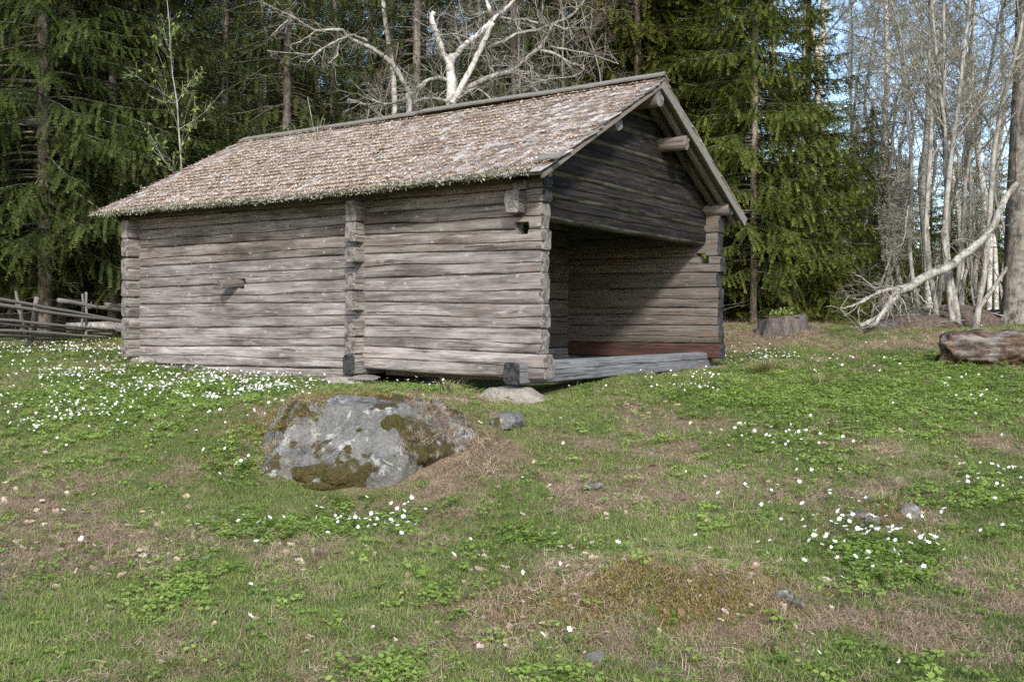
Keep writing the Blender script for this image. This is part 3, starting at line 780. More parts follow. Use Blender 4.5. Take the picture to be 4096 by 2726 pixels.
for k, (px, py, sx, sy, sz) in enumerate(((1235, 1870, .17, .10, .11), (1310, 1890, .12, .09, .09), (1180, 1860, .08, .06, .07), (1160, 1760, .05, .05, .08), (1430, 1700, .07, .05, .05),
                                         (1560, 1680, .10, .06, .16), (1620, 1730, .09, .06, .10), (1300, 1945, .16, .08, .06), (1680, 1800, .10, .06, .10))):
    me, _ = rock_mesh('moss', (sx, sy * .8, sz * .8), 60 + k, 0, 5, M['moss'], .22)
    p = surf_point(BLV, bl_loc, px, py)
    link('moss_cushion', me, bo, tuple(p + np.array([0, .035, -.02])))

def stone(name, px, py, d, size, seed, mat, label, sink=0.0, group=None, **kw):
    p = at(px, py, d); me, V = rock_mesh(name, size, seed, 9, 5, mat, .13, **kw)
    o = tag(link(name, me, None, (p[0], p[1], p[2] - sink - .45 * size[2]), (0, 0, seed * .7)), label, 'stone', group); return o
c = barn(-.34, .02, -.385); me, _ = rock_mesh('foundation_stone', (.52, .44, .42), 31, 7, 5, M['stone'], .06, [((0, 0, 1), .70)])
tag(link('foundation_stone', me, None, tuple(c)), 'large pale rounded stone under the corner of the open gable', 'stone')
c = barn(-2.85, -.10, -.13); me, _ = rock_mesh('foundation_stone', (.40, .24, .12), 32, 5, 4, M['stone'], .05, [((0, 0, 1), .7)])
tag(link('foundation_stone', me, None, tuple(c)), 'pale flat stone under the middle cross wall of the barn', 'stone')
c = barn(-2.62, -.08, -.062); me, _ = rock_mesh('flat_stone', (.22, .15, .05), 33, 6, 4, M['stone_dark'], .05)
tag(link('flat_stone', me, None, tuple(c)), 'dark flat stone wedged above the pale middle stone', 'stone')
for k, (x, sx, mat, lab) in enumerate(((-3.35, .16, M['stone'], 'small grey stone under the wall beside the pale middle stone'), (-3.95, .18, M['stone_red'], 'reddish stone under the long wall bottom log'), (-4.35, .13, M['stone_red'], 'smaller dark red stone at the bottom log'))):
    c = barn(x, -.03, -.19); me, _ = rock_mesh('wall_stone', (sx, .13, .085), 40 + k, 5, 3, mat, .05)
    tag(link('wall_stone', me, None, tuple(c)), lab, 'stone')
c = barn(0.0, 4.95, -.10); me, _ = rock_mesh('foundation_stone', (.3, .25, .12), 45, 5, 3, M['stone_dark'], .05)
tag(link('foundation_stone', me, None, tuple(c)), 'dark stone under the far end of the sill beam', 'stone')
stone('rock', 2040, 1672, 9.4, (.27, .17, .10), 51, M['boulder'], 'small dark grey rock between boulder and corner stone')
stone('rock', 3508, 1772, 9.2, (.075, .07, .06), 52, M['stone_dark'], 'little dark rock alone in the green right-hand meadow'.replace('right-hand ', ''))
stone('rock', 3440, 2050, 7.15, (.09, .07, .05), 53, M['stone_dark'], 'dark rock poking from the dry hummock, first of three')
stone('rock', 3500, 2075, 7.0, (.07, .06, .045), 54, M['stone_dark'], 'low middle rock of the dry hummock')
stone('rock', 3640, 2035, 7.15, (.08, .09, .09), 55, M['stone_dark'], 'upright grey rock at the end of the dry hummock')
stone('rock', 3130, 2430, 5.45, (.14, .14, .17), 56, M['boulder'], 'lichen-spotted rock at the edge of the golden moss mound')
stone('rock', 2985, 2560, 5.15, (.17, .12, .14), 57, M['boulder'], 'grey rock below the golden moss mound')
stone('rock', 2620, 2660, 4.8, (.24, .12, .12), 58, M['stone_dark'], 'low dark rock at the foot of the moss mound')
stone('rock', 2400, 2640, 4.85, (.13, .10, .09), 59, M['stone_dark'], 'small dark rock beside the low one at the mound foot')
stone('rock', 2370, 1935, 7.9, (.10, .06, .035), 50, M['stone_dark'], 'low grey stone in bare grass before the boulder')

# ------------------------------------------------------------------ trees
def bark(name, c1, c2, lich=(.30, .30, .25), amt=.4, stretch=(14, 14, 3)):
    m = NB(name, .95, .1); v = m.obj(); g = m.noise(m.scaled(v, stretch), 1.0, 6, .7)
    c = m.ramp(g, [(.38, c1), (.62, c2)])
    c = m.mix(m.rng(m.noise(v, 4.5, 6, .75), .48, .58, 0, amt), c, lich)
    c = m.mix(m.rng(m.noise(m.scaled(v, (3, 3, 6)), 1.0, 5, .75), .54, .66, 0, .7), c, tuple(q * .7 for q in c1))
    m.color(c); m.bump(g, .9, .03); return m.m
M['bark_spruce'] = bark('spruce_bark', (.065, .052, .045), (.17, .14, .12))
M['bark_pale'] = bark('pale_spruce_bark', (.15, .11, .09), (.36, .28, .23))
M['bark_grey'] = bark('grey_bark', (.095, .088, .078), (.33, .31, .275), (.40, .395, .35), .6)
M['bark_dark'] = bark('dark_twig_bark', (.12, .105, .09), (.25, .22, .19), (.28, .26, .22), .3)
M['bark_pine'] = bark('pine_bark', (.14, .07, .04), (.34, .18, .10), (.2, .15, .12), .3)
M['bark_old'] = bark('old_trunk_bark', (.045, .04, .035), (.20, .18, .155), (.26, .255, .225), .6, (11, 11, 2.2))
M['dead_twig'] = bark('dead_spruce_twig', (.07, .06, .05), (.18, .16, .135))
m = NB('birch_bark', .7, .25); v = m.obj()
g = m.noise(m.scaled(v, (2.2, 2.2, 11)), 1.0, 5, .7); g2 = m.noise(v, 2.5, 5, .7)
c = m.ramp(m.noise(v, 14, 4), [(.3, (.40, .38, .35)), (.7, (.62, .60, .565))])
c = m.mix(m.rng(g, .58, .63, 0, .9), c, (.06, .052, .046)); c = m.mix(m.rng(g2, .5, .62, 0, .75), c, (.23, .22, .18))
m.color(c); m.bump(g, .4, .02); M['birch'] = m.m
m = NB('spruce_needles', .55, .35)
t_ = m.attr('tint'); ob = m.n('ObjectInfo').outputs['Random']
c = m.ramp(t_, [(0, (.030, .043, .012)), (.35, (.056, .077, .018)), (.7, (.095, .122, .027)), (1, (.165, .19, .045))])
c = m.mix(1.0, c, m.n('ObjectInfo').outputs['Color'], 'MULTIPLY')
hu = m.n('HueSaturation', {'Hue': m.rng(ob, 0, 1, .485, .515), 'Saturation': 1.0, 'Value': m.rng(ob, 0, 1, .8, 1.15), 'Color': c}).outputs[0]
m.color(hu); m.translucent(hu, .3); M['needles_live'] = m.m
m = NB('spring_leaf', .6, .3); c = m.ramp(m.attr('tint'), [(0, (.10, .15, .03)), (1, (.24, .30, .07))]); m.color(c); m.translucent(c, .3); M['spring'] = m.m
m = NB('bud_leaf', .7, .2); c = m.ramp(m.attr('tint'), [(0, (.20, .19, .10)), (1, (.34, .33, .17))]); m.color(c); m.translucent(c, .3); M['bud'] = m.m

def norm(a): return a / (np.linalg.norm(a, axis=-1, keepdims=True) + 1e-9)

def spruce_crown(seed, H, R, zlow, droop=.35, hang=.5, whorl=.40, nper=6, detail_to=9.5, gap=.095, full_low=True, step_=.042, zmin=None):
    r = np.random.default_rng(seed)
    TS, TD, TL, TN, BRV = [], [], [], [], Geo()
    z = zlow
    while z < H - .25:
        frac = (z - zlow * .3) / (H - zlow * .3)
        Lz = R * (1 - frac) ** .82 * (.75 + .25 * min(1, (z - zlow) / 1.5 + (1 if full_low else 0)))
        fine = z < detail_to
        npb = nper if fine else max(3, nper - 2)
        for k in range(npb):
            az = r.uniform(0, 2 * math.pi); L = Lz * r.uniform(.6, 1.12) + .12
            z0 = z + r.uniform(-.18, .18)
            up = .30 * frac + .10; dr = droop * (1 - .75 * frac) * r.uniform(.7, 1.3)
            nseg = max(5, int(L / gap)); s = np.linspace(0, 1, nseg)
            h = np.array([math.cos(az), math.sin(az), 0]); sd_ = np.array([-math.sin(az), math.cos(az), 0])
            bend = r.normal(0, .10) * s ** 2 * L
            zz = z0 + L * (up * s - (dr + up) * s ** 1.5 + .16 * s ** 4) + .02 * n1(s * 6 * L, int(r.integers(1e6)))
            P = h * (L * s)[:, None] + sd_ * bend[:, None]; P[:, 2] = zz
            T = norm(np.gradient(P, axis=0))
            if fine: BRV.tube(P[::max(1, nseg // 6)], np.linspace(.006 + .006 * L, .004, len(P[::max(1, nseg // 6)])), 3, False)
            i0 = int(nseg * (.22 if L > 1.2 else .08))
            for sgn in (-1, 1):
                idx = np.arange(i0, nseg); idx = idx[r.random(len(idx)) < .88]
                si = s[idx]
                lt = (.36 * L ** .6) * np.clip((1.04 - si), 0, 1) ** .75 * np.clip((si + .15) * 2.2, .3, 1) * r.uniform(.35, 1.5, len(idx)) + .05
                lt = np.minimum(lt, .72)
                D = norm(T[idx] * r.uniform(.55, .95, len(idx))[:, None] + sd_ * sgn * r.uniform(.5, .9, len(idx))[:, None] + np.array([0, 0, -1.0]) * (hang * r.uniform(.2, 1.8, len(idx)))[:, None] + r.normal(0, .22, (len(idx), 3)))
                TS.append(P[idx] + r.normal(0, .025, (len(idx), 3))); TD.append(D); TL.append(lt)
            TS.append(P[-1:]); TD.append(T[-1:]); TL.append(np.array([.14]))
            TS.append(P[i0:]); TD.append(T[i0:]); TL.append(np.full(nseg - i0, gap * 1.1))
            if not fine:
                TL[-1] *= 0; TL[-3] *= 1.2
        z += whorl * r.uniform(.7, 1.3) * (1 if fine else 1.5)
    S, D, Lt = np.concatenate(TS), np.concatenate(TD), np.concatenate(TL)
    ok = Lt > .03; S, D, Lt = S[ok], D[ok], Lt[ok]
    cnt = np.maximum(1, np.ceil(Lt / step_)).astype(int)
    tw = np.repeat(np.arange(len(S)), cnt)
    first = np.repeat(np.cumsum(cnt) - cnt, cnt)
    q = (np.arange(len(tw)) - first + .6) * step_; fr = np.minimum(q / Lt[tw], 1)
    rndT = r.random(len(S))[tw]
    P = S[tw] + D[tw] * q[:, None]; P[:, 2] -= (.35 * hang + .1) * q ** 2
    Dt = norm(D[tw] + np.array([0, 0, -1.0]) * (.7 * hang * q)[:, None])
    side = norm(np.cross(Dt, np.array([0, 0, 1.0]))); upv = np.cross(side, Dt)
    N = len(P); VV, TT = [], []
    for kx_, (a_, b_) in enumerate(((1, .15), (-1, .15), (0, .8))):
        j = r.normal(0, .35, (N, 3))
        if kx_ == 2: out = norm(Dt * .9 + upv * r.choice([-1, 1], N)[:, None] * .7 + side * r.normal(0, .6, N)[:, None])
        else: out = norm(Dt * .75 + side * a_ * .9 + upv * b_ + j * .4)
        ln = r.uniform(.046, .078, N) * (1.0 - .25 * fr)
        w_ = r.uniform(.012, .019, N)
        wd = norm(np.cross(out, upv + j * .4))
        VV.append(np.stack([P - wd * w_[:, None] * .8 + out * .004, P + wd * w_[:, None] * .8, P + out * ln[:, None]], 1))
        base = .08 + .42 * rndT + .35 * fr ** 2
        TT.append(np.stack([base - .05, base - .05, base + .16], 1))
    V = np.concatenate(VV).reshape(-1, 3); T = np.clip(np.concatenate(TT).reshape(-1), 0, 1)
    F = np.arange(len(V)).reshape(-1, 3)
    me = mesh_np('crown', V, F, [M['needles_live']], attr={'tint': T})
    br = BRV.mesh('boughs', [M['dead_twig']])
    return me, br

def trunk_mesh(name, H, r0, mat, seed, lean=.0, sides=12, r1=.05):
    z = np.concatenate([[-.4, 0, .12, .35], np.linspace(.8, H, 16)])
    rad = r0 * (1 - z / H * (1 - r1 / r0)); rad[:4] = r0 * np.array([1.6, 1.38, 1.18, 1.06])
    P = np.stack([lean * z + .03 * n1(z * .5, seed) * np.clip(z, 0, 1), .03 * n1(z * .5, seed + 5) * np.clip(z, 0, 1), z], -1)
    g = Geo(); g.tube(P, np.maximum(rad, .012), sides, True, .03, seed); return g.mesh(name, [mat])

def dead_twigs(seed, z0, z1, n, L=1.4, mat='dead_twig'):
    r = np.random.default_rng(seed); g = Geo()
    for k in range(n):
        az, z, l = r.uniform(0, 6.3), r.uniform(z0, z1), L * r.uniform(.4, 1.1)
        s = np.linspace(0, 1, 6); h = np.array([math.cos(az), math.sin(az), 0])
        P = h * (l * s)[:, None] + np.cumsum(r.normal(0, .03, (6, 3)), 0); P[:, 2] += z - .25 * l * s + .12 * l * s ** 3
        g.tube(P, np.linspace(.011, .003, 6), 3, False)
        for q in range(3):
            i = r.integers(2, 6); d = norm(h + r.normal(0, .7, 3) + np.array([0, 0, -.4])); l2 = l * r.uniform(.15, .4)
            g.tube(np.stack([P[i], P[i] + d * l2 * .5, P[i] + d * l2 + np.array([0, 0, -.06])]), [.005, .004, .002], 3, False)
    return g.mesh('dead_branches', [M[mat]])

def make_spruce(name, label, group, seed, H, R, r0, zlow, loc, rz, trunk_mat='bark_spruce', dead=0, dead_z=(0.5, 4), lean=0, **kw):
    t = tag(empty(name, tuple(loc), rz), label, 'tree', group)
    crown, br = spruce_crown(seed, H, R, zlow, **kw)
    kids = [link('trunk', trunk_mesh('trunk', H, r0, M[trunk_mat], seed, lean), t), link('crown', crown, t), tag(link('boughs', br, t), kind='stuff')]
    if dead: kids.append(tag(link('dead_branches', dead_twigs(seed + 1, *dead_z, dead), t), kind='stuff'))
    return t, kids

P0 = gp(180, 20.5)
sp_left, kl = make_spruce('spruce_tree', 'big dark spruce spreading its boughs behind the pole fence', None, 11, 21, 3.9, .14, 2.1, P0, 0, droop=.42, hang=.75, nper=9, whorl=.36, gap=.10, detail_to=9.0, step_=.034, dead=16, dead_z=(.4, 2.2))
P1 = gp(450, 21.8)
sp_l2, kl2 = make_spruce('spruce_tree', 'dense spruce reaching its boughs over the far barn corner', None, 12, 19, 3.5, .10, 1.7, P1, 1.0, droop=.36, hang=.8, nper=9, whorl=.36, gap=.10, detail_to=8.5, step_=.034)
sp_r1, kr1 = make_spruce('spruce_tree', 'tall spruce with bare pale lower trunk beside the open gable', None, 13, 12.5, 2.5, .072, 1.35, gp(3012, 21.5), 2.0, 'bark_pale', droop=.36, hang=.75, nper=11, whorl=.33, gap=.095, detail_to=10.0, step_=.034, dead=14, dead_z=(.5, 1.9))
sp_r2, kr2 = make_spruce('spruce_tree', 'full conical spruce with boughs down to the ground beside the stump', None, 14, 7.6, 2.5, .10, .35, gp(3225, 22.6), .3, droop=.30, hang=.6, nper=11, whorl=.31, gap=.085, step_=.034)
sp_f, kf = make_spruce('spruce_tree', 'slim dark spruce standing deep in the wood behind the barn', 'spruces of the wood behind the barn', 15, 20, 2.8, .11, 1.2, gp(900, 25), 0, droop=.5, hang=.9, nper=7, gap=.12, detail_to=11, step_=.05, whorl=.38, dead=42, dead_z=(.6, 6))
sp_g, kg = make_spruce('spruce_tree', 'bare-stemmed spruce with high crown in the wood behind the barn', 'high-crowned spruces behind the barn', 16, 21, 2.5, .11, 3.0, gp(1150, 23), 0, droop=.6, hang=1.0, nper=6, gap=.12, detail_to=12, step_=.05, whorl=.40, dead=70, dead_z=(.8, 8))
for k_ in (kr1, kr2): k_[1].color = (1.75, 1.65, 1.35, 1)  # crowns tinted brighter: stronger sunlight painted into the needle colour of these spruces
# more of them
r = np.random.default_rng(5)
for px, d, s in ((-250, 23, 1.0), (-600, 21, 1.05), (2680, 26, .9)):
    copy_thing(sp_left, kl, gp(px, d), r.uniform(0, 6.3), s, 'broad dark spruce at the edge of the wood' if px < 0 else 'broad spruce rising behind the barn ridge end')
for o_ in list(SC.objects):
    if o_.get('label') == 'broad dark spruce at the edge of the wood': o_['group'] = 'broad spruces past the fence'
for px, d, s, lab in ((2850, 24.5, 1.25, 'tallest spruce with reddish stem standing behind the gable'), (2540, 24, 1.2, 'spruce with sky beside its tip behind the ridge'), (2300, 27, 1.3, 'spruce standing behind the big bare birch')):
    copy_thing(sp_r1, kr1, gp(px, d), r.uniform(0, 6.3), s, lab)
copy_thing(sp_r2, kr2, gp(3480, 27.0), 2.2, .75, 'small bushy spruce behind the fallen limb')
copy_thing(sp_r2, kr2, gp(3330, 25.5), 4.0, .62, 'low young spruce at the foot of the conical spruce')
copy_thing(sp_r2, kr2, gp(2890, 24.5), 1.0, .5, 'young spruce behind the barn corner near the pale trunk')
for px, d, s in ((700, 24, .9), (1100, 29, 1), (1330, 24, .85), (1560, 27, 1), (1800, 29, 1), (2050, 25, .95), (2200, 31, 1.1), (1430, 33, 1.1), (520, 28, 1), (900, 33, 1.1), (250, 27, 1), (50, 30, 1.1), (-150, 33, 1.1), (-450, 30, 1), (2450, 32, 1.1), (2650, 33, 1.1), (2850, 31, 1.0), (1690, 34, 1.15), (380, 34, 1.1)):
    copy_thing(sp_f, kf, gp(px, d), r.uniform(0, 6.3), s * r.uniform(.92, 1.08))
for px, d, s in ((620, 22.5, 1), (820, 27, 1), (1040, 26, 1), (1250, 31, 1), (1900, 32, 1), (2130, 28, 1), (450, 31, 1), (1660, 24.5, 1), (-50, 25.5, 1), (2400, 29, 1.05), (1480, 30, 1)):
    copy_thing(sp_g, kg, gp(px, d), r.uniform(0, 6.3), s * r.uniform(.92, 1.08))
for px, d, s in ((3150, 33, .9), (3420, 35, .75), (3620, 34, .6), (3800, 36, .62), (3980, 33, .58), (4180, 34, .7), (4380, 31, .9), (3540, 40, .8), (3900, 42, .7), (3720, 30, .42), (4060, 29, .45), (3260, 40, 1)):
    copy_thing(sp_r2, kr2, gp(px, d), r.uniform(0, 6.3), s * 1.15, 'dark young spruce under the bare trees').__setitem__('group', 'young spruces under the bare trees')

# ---- scatter helper (stuff only)
def scatter(name, variants, P, rot, scale, tint, kind='stuff', label=None, cat=None):
    colv = bpy.data.collections.new(name + '_source')
    for k, me in enumerate(variants):
        ob = bpy.data.objects.new('%s_source_%02d' % (name, k), me); colv.objects.link(ob)
    N = len(P)
    me = bpy.data.meshes.new(name); me.vertices.add(N); me.vertices.foreach_set('co', np.asarray(P, np.float32).ravel())
    for nm, arr, tp in (('srot', rot, 'FLOAT_VECTOR'), ('ssc', scale, 'FLOAT'), ('stint', tint, 'FLOAT')):
        a = me.attributes.new(nm, tp, 'POINT')
        a.data.foreach_set('vector' if tp == 'FLOAT_VECTOR' else 'value', np.asarray(arr, np.float32).ravel())
    o = link(name, me)
    ng = bpy.data.node_groups.new(name, 'GeometryNodeTree')
    ng.interface.new_socket('Geometry', in_out='INPUT', socket_type='NodeSocketGeometry')
    ng.interface.new_socket('Geometry', in_out='OUTPUT', socket_type='NodeSocketGeometry')
    N_ = ng.nodes.new; L_ = ng.links.new
    gi, go = N_('NodeGroupInput'), N_('NodeGroupOutput')
    ci = N_('GeometryNodeCollectionInfo'); ci.inputs['Collection'].default_value = colv
    ci.inputs['Separate Children'].default_value = True; ci.inputs['Reset Children'].default_value = True
    ip = N_('GeometryNodeInstanceOnPoints'); ip.inputs['Pick Instance'].default_value = True
    ra = N_('GeometryNodeInputNamedAttribute'); ra.data_type = 'FLOAT_VECTOR'; ra.inputs['Name'].default_value = 'srot'
    sa = N_('GeometryNodeInputNamedAttribute'); sa.data_type = 'FLOAT'; sa.inputs['Name'].default_value = 'ssc'
    er = N_('FunctionNodeEulerToRotation')
    m2p = N_('GeometryNodeMeshToPoints')
    L_(gi.outputs[0], m2p.inputs[0]); L_(m2p.outputs[0], ip.inputs['Points']); L_(ci.outputs[0], ip.inputs['Instance'])
    L_(ra.outputs[0], er.inputs[0]); L_(er.outputs[0], ip.inputs['Rotation']); L_(sa.outputs[0], ip.inputs['Scale'])
    rv = N_('FunctionNodeRandomValue'); rv.data_type = 'INT'
    rv.inputs['Min'].default_value if False else None
    for s_ in rv.inputs:
        if s_.type == 'INT' and s_.name == 'Max': s_.default_value = len(variants) - 1
        if s_.type == 'INT' and s_.name == 'Min': s_.default_value = 0
    L_([q for q in rv.outputs if q.type == 'INT'][0], ip.inputs['Instance Index'])
    L_(ip.outputs[0], go.inputs[0])
    md = o.modifiers.new('scatter', 'NODES'); md.node_group = ng
    return tag(o, label, cat, kind=kind)

# the wood goes on far behind as one mass
r = np.random.default_rng(8); N = 150
d = r.uniform(38, 75, N); px = r.uniform(-900, 3000, N)
X = (px - 2048) / FPX * d
P = np.stack([X, d, ground_z(X, d) - .2], -1)
d2 = r.uniform(30, 60, 170); px2 = r.uniform(-900, 2950, 170); d3 = r.uniform(38, 62, 90); px3 = r.uniform(2900, 4700, 90)
X2, X3 = (px2 - 2048) / FPX * d2, (px3 - 2048) / FPX * d3
PL = np.concatenate([np.stack([X2, d2, ground_z(X2, d2) - .1], -1), np.stack([X3, d3, ground_z(X3, d3) - .1], -1)])
scatter('young_forest', [kr2[1].data], PL, np.stack([0 * PL[:, 0], 0 * PL[:, 0], r.uniform(0, 6.3, len(PL))], -1), np.concatenate([r.uniform(.5, 1.0, 170), r.uniform(.35, .6, 90)]), r.random(len(PL)), label='dark thicket of young spruces filling the depth of the wood', cat='forest')
scatter('far_forest', [kf[1].data, kg[1].data], P, np.stack([0 * d, 0 * d, r.uniform(0, 6.3, N)], -1), r.uniform(.9, 1.2, N), r.random(N), label='dark spruce forest closing off the view behind the barn', cat='forest')

# ---- bare broadleaf trees
def bare_paths(r, H, r0, spread=.5, first=.3, nb=14, up=.5, wander=.10, forks=0, twig=5, maxlev=3):
    out = []
    def grow(p, d, L, rad, lev):
        n = max(4, int(L / (.45 if lev == 0 else .22 if lev == 1 else .14))); st = L / n
        pts = [p]; dd = d
        for i in range(n):
            dd = norm(dd + r.normal(0, wander * (1 + .6 * lev), 3) + np.array([0, 0, up * .06 * (1 if lev else .5)])); p = p + dd * st; pts.append(p)
        pts = np.array(pts); rr = np.linspace(rad, rad * (.25 if lev else .2), n + 1)
        out.append((lev, pts, rr))
        if lev >= maxlev: return
        k = [nb, 7, twig][lev]; lo = [first, .2, .15][lev]
        for q in range(k):
            f = r.uniform(lo, .98); i = min(n - 1, int(f * n)); t = norm(pts[i + 1] - pts[i])
            s = norm(np.cross(t, r.normal(0, 1, 3)))
            nd = norm(t * r.uniform(.35, .9) + s * spread * r.uniform(.8, 1.6))
            l2 = L * (1 - f * .65) * [.36, .5, .55][lev] * r.uniform(.5, 1.15)
            grow(pts[i], nd, max(.25, l2), max(.003, rr[i] * r.uniform(.35, .6)), lev + 1)
    grow(np.array([0, 0, -.3]), norm(np.array([r.normal(0, .04), r.normal(0, .04), 1])), H, r0, 0)
    return out
def bare_tree(name, label, group, seed, H, r0, loc, rz, trunk_mat, twig_mat, leaf=None, leaf_n=0, leaf_s=.03, cat='tree', **kw):
    r = np.random.default_rng(seed); paths = bare_paths(r, H, r0, **kw)
    t = tag(empty(name, tuple(loc), rz), label, cat, group)
    gt, gc_ = Geo(), Geo(); tips = []
    for lev, pts, rr in paths:
        if lev == 0: rr = rr.copy(); rr[0] *= 1.35; gt.tube(pts, rr, 9, True, .03, seed)
        else:
            gc_.tube(pts, np.maximum(rr * .75, .0035), 5 if lev == 1 else 3, False)
            if lev >= 2: tips.append(pts[1:])
    kids = [link('trunk', gt.mesh('trunk', [M[trunk_mat]]), t), link('crown', gc_.mesh('crown', [M[twig_mat]]), t)]
    if leaf and tips:
        Tp = np.concatenate(tips); Tp = Tp[r.integers(0, len(Tp), leaf_n)] + r.normal(0, .03, (leaf_n, 3))
        u, v = r.normal(0, 1, (leaf_n, 3)), r.normal(0, 1, (leaf_n, 3)); s = leaf_s * r.uniform(.6, 1.3, leaf_n)[:, None]
        u, v = norm(u) * s, norm(v) * s * .6
        V = np.stack([Tp - u, Tp - v, Tp + u, Tp + v], 1).reshape(-1, 3)
        kids.append(tag(link('leaves', mesh_np('leaves', V, np.arange(leaf_n * 4).reshape(-1, 4), [M[leaf]], attr={'tint': np.repeat(r.random(leaf_n), 4)}), t), kind='stuff'))
    return t, kids

G1 = 'grey bare trees of the grove'
ba, ka = bare_tree('bare_tree', 'grey lichened bare trunk in the cluster beside the leaning limb', 'grey bare trunks of the cluster', 21, 11, .062, gp(3765, 20.0), 0, 'bark_grey', 'bark_grey', 'bud', 2600, .022, spread=.5, first=.3, nb=16, twig=6, wander=.055)
bb, kb = bare_tree('bare_tree', 'thin crooked bare tree deeper in the grove', G1, 22, 12, .05, gp(3650, 23.0), 0, 'bark_grey', 'bark_grey', 'bud', 3000, .022, spread=.65, first=.22, nb=20, wander=.13, twig=6)
bc, kc = bare_tree('birch_tree', 'slender white-stemmed birch among the bare trees', 'white birches among the bare trees', 23, 19, .11, gp(3710, 26.0), 0, 'birch', 'bark_dark', 'bud', 2600, .024, spread=.5, first=.42, nb=22, wander=.05, up=.2, twig=6)
bd, kd = bare_tree('bare_tree', 'dark-twigged bare tree far back against the sky', 'far bare trees against the sky', 24, 17, .085, gp(3900, 32), 0, 'bark_grey', 'bark_dark', 'bud', 3400, .028, spread=.5, first=.25, nb=24, wander=.07, twig=7)
be, ke = bare_tree('shrub', 'leafless grey shrub at the edge of the grove', 'leafless shrubs of the grove edge', 25, 3.6, .03, gp(3480, 21.5), 0, 'bark_grey', 'bark_grey', 'bud', 500, .02, spread=.7, first=.1, nb=14, wander=.16, cat='shrub')
r = np.random.default_rng(31)
for px, d, s in ((3815, 19.6, 1.05), (3850, 19.9, .95), (3890, 19.4, 1.0), (3730, 21.0, 1.0), (3795, 21.8, .9), (3690, 21.5, .85), (3930, 21.5, .8)):
    copy_thing(ba, ka, gp(px, d), r.uniform(0, 6.3), s)
for px, d, s in ((3560, 24.5, .85), (3600, 26, 1.0), (3730, 24, .9), (3830, 25, 1.0), (3940, 24, .9), (4020, 23, .8), (3500, 28, 1.0), (4100, 25, 1), (3420, 27, .9), (3880, 28, 1.1), (3640, 29, 1.1)):
    copy_thing(bb, kb, gp(px, d), r.uniform(0, 6.3), s)
for px, d, s, lab in ((3275, 30, 1.3, 'thickest white birch rising beside the tip of the conical spruce'), (3365, 28, 1.0, None), (3170, 33, 1.2, 'pale birch stem just behind the conical spruce tip'), (3205, 36, 1.1, None), (3850, 33, 1.0, None), (3960, 24, .62, 'thin white birch pole before the thick grey trunk'), (3990, 25, .6, None), (3540, 34, 1.1, None), (3120, 30, .9, None)):
    copy_thing(bc, kc, gp(px, d), r.uniform(0, 6.3), s, lab)
for px, d, s in ((3450, 33, .9), (3580, 36, .95), (3690, 34, .9), (3760, 38, .95), (4020, 35, .62), (4200, 33, .6), (3330, 38, .95), (3500, 42, 1.0), (3650, 46, 1.0), (3850, 44, .8)):
    copy_thing(bd, kd, gp(px, d), r.uniform(0, 6.3), s)
for px, d, s in ((3580, 20.8, .8), (3930, 20.6, .9), (3640, 22, 1.1), (3400, 22.5, .9), (4040, 20.5, .8), (3300, 27, 1.2), (3700, 19.8, .6)):
    copy_thing(be, ke, gp(px, d), r.uniform(0, 6.3), s)
# birch with a pale trunk and an old pine behind the roof, brown tangle of leafless crowns beside the big birch
bt, kt = bare_tree('birch_tree', 'slim birch stem with peeling white bark behind the roof', None, 26, 15, .10, gp(1640, 24), 0, 'birch', 'bark_dark', None, 0, spread=.5, first=.3, nb=16, wander=.05)
bpn, kp = bare_tree('pine_tree', 'thin pine stem with orange bark between dark spruces', None, 27, 16, .055, gp(1292, 25.5), 0, 'bark_pine', 'bark_dark', None, 0, spread=.4, first=.5, nb=10, wander=.03)
M['bark_twig'] = bark('brown_twig_bark', (.11, .085, .07), (.22, .175, .145), (.2, .18, .15), .2)
btg, ktg = bare_tree('bare_tree', 'brown-twigged bare tree in the tangle behind the big birch', 'brown bare trees behind the big birch', 28, 10, .05, gp(2150, 23.5), 0, 'bark_dark', 'bark_twig', None, 0, spread=.5, first=.25, nb=22, wander=.09, twig=7)
for px, d, s in ((2000, 24.5, 1), (2300, 24, .95), (1900, 22.6, .8), (2420, 23.5, .85), (1750, 25, 1.0), (1500, 22, .7), (2550, 26, 1)):
    copy_thing(btg, ktg, gp(px, d), r.uniform(0, 6.3), s)
# saplings with young leaves
sa1, ks1 = bare_tree('sapling', 'thin sapling with fresh green leaves before the dark spruces', None, 29, 6.6, .028, gp(775, 17.8), 0, 'bark_grey', 'bark_grey', 'spring', 420, .038, spread=.45, first=.3, nb=12, wander=.05, up=.8, maxlev=2, cat='sapling')
sa2, ks2 = bare_tree('sapling', 'budding twig sapling showing above the roof ridge', 'budding saplings behind the roof ridge', 30, 4.6, .018, gp(1290, 16.5), 0, 'bark_grey', 'bark_grey', 'spring', 130, .022, spread=.35, first=.3, nb=8, wander=.05, up=.9, maxlev=2, cat='sapling')
for px, d, s in ((1395, 17, 1.05), (2390, 20, 1.2), (2470, 20.5, 1.15), (1330, 17.4, .9)):
    copy_thing(sa2, ks2, gp(px, d), r.uniform(0, 6.3), s)

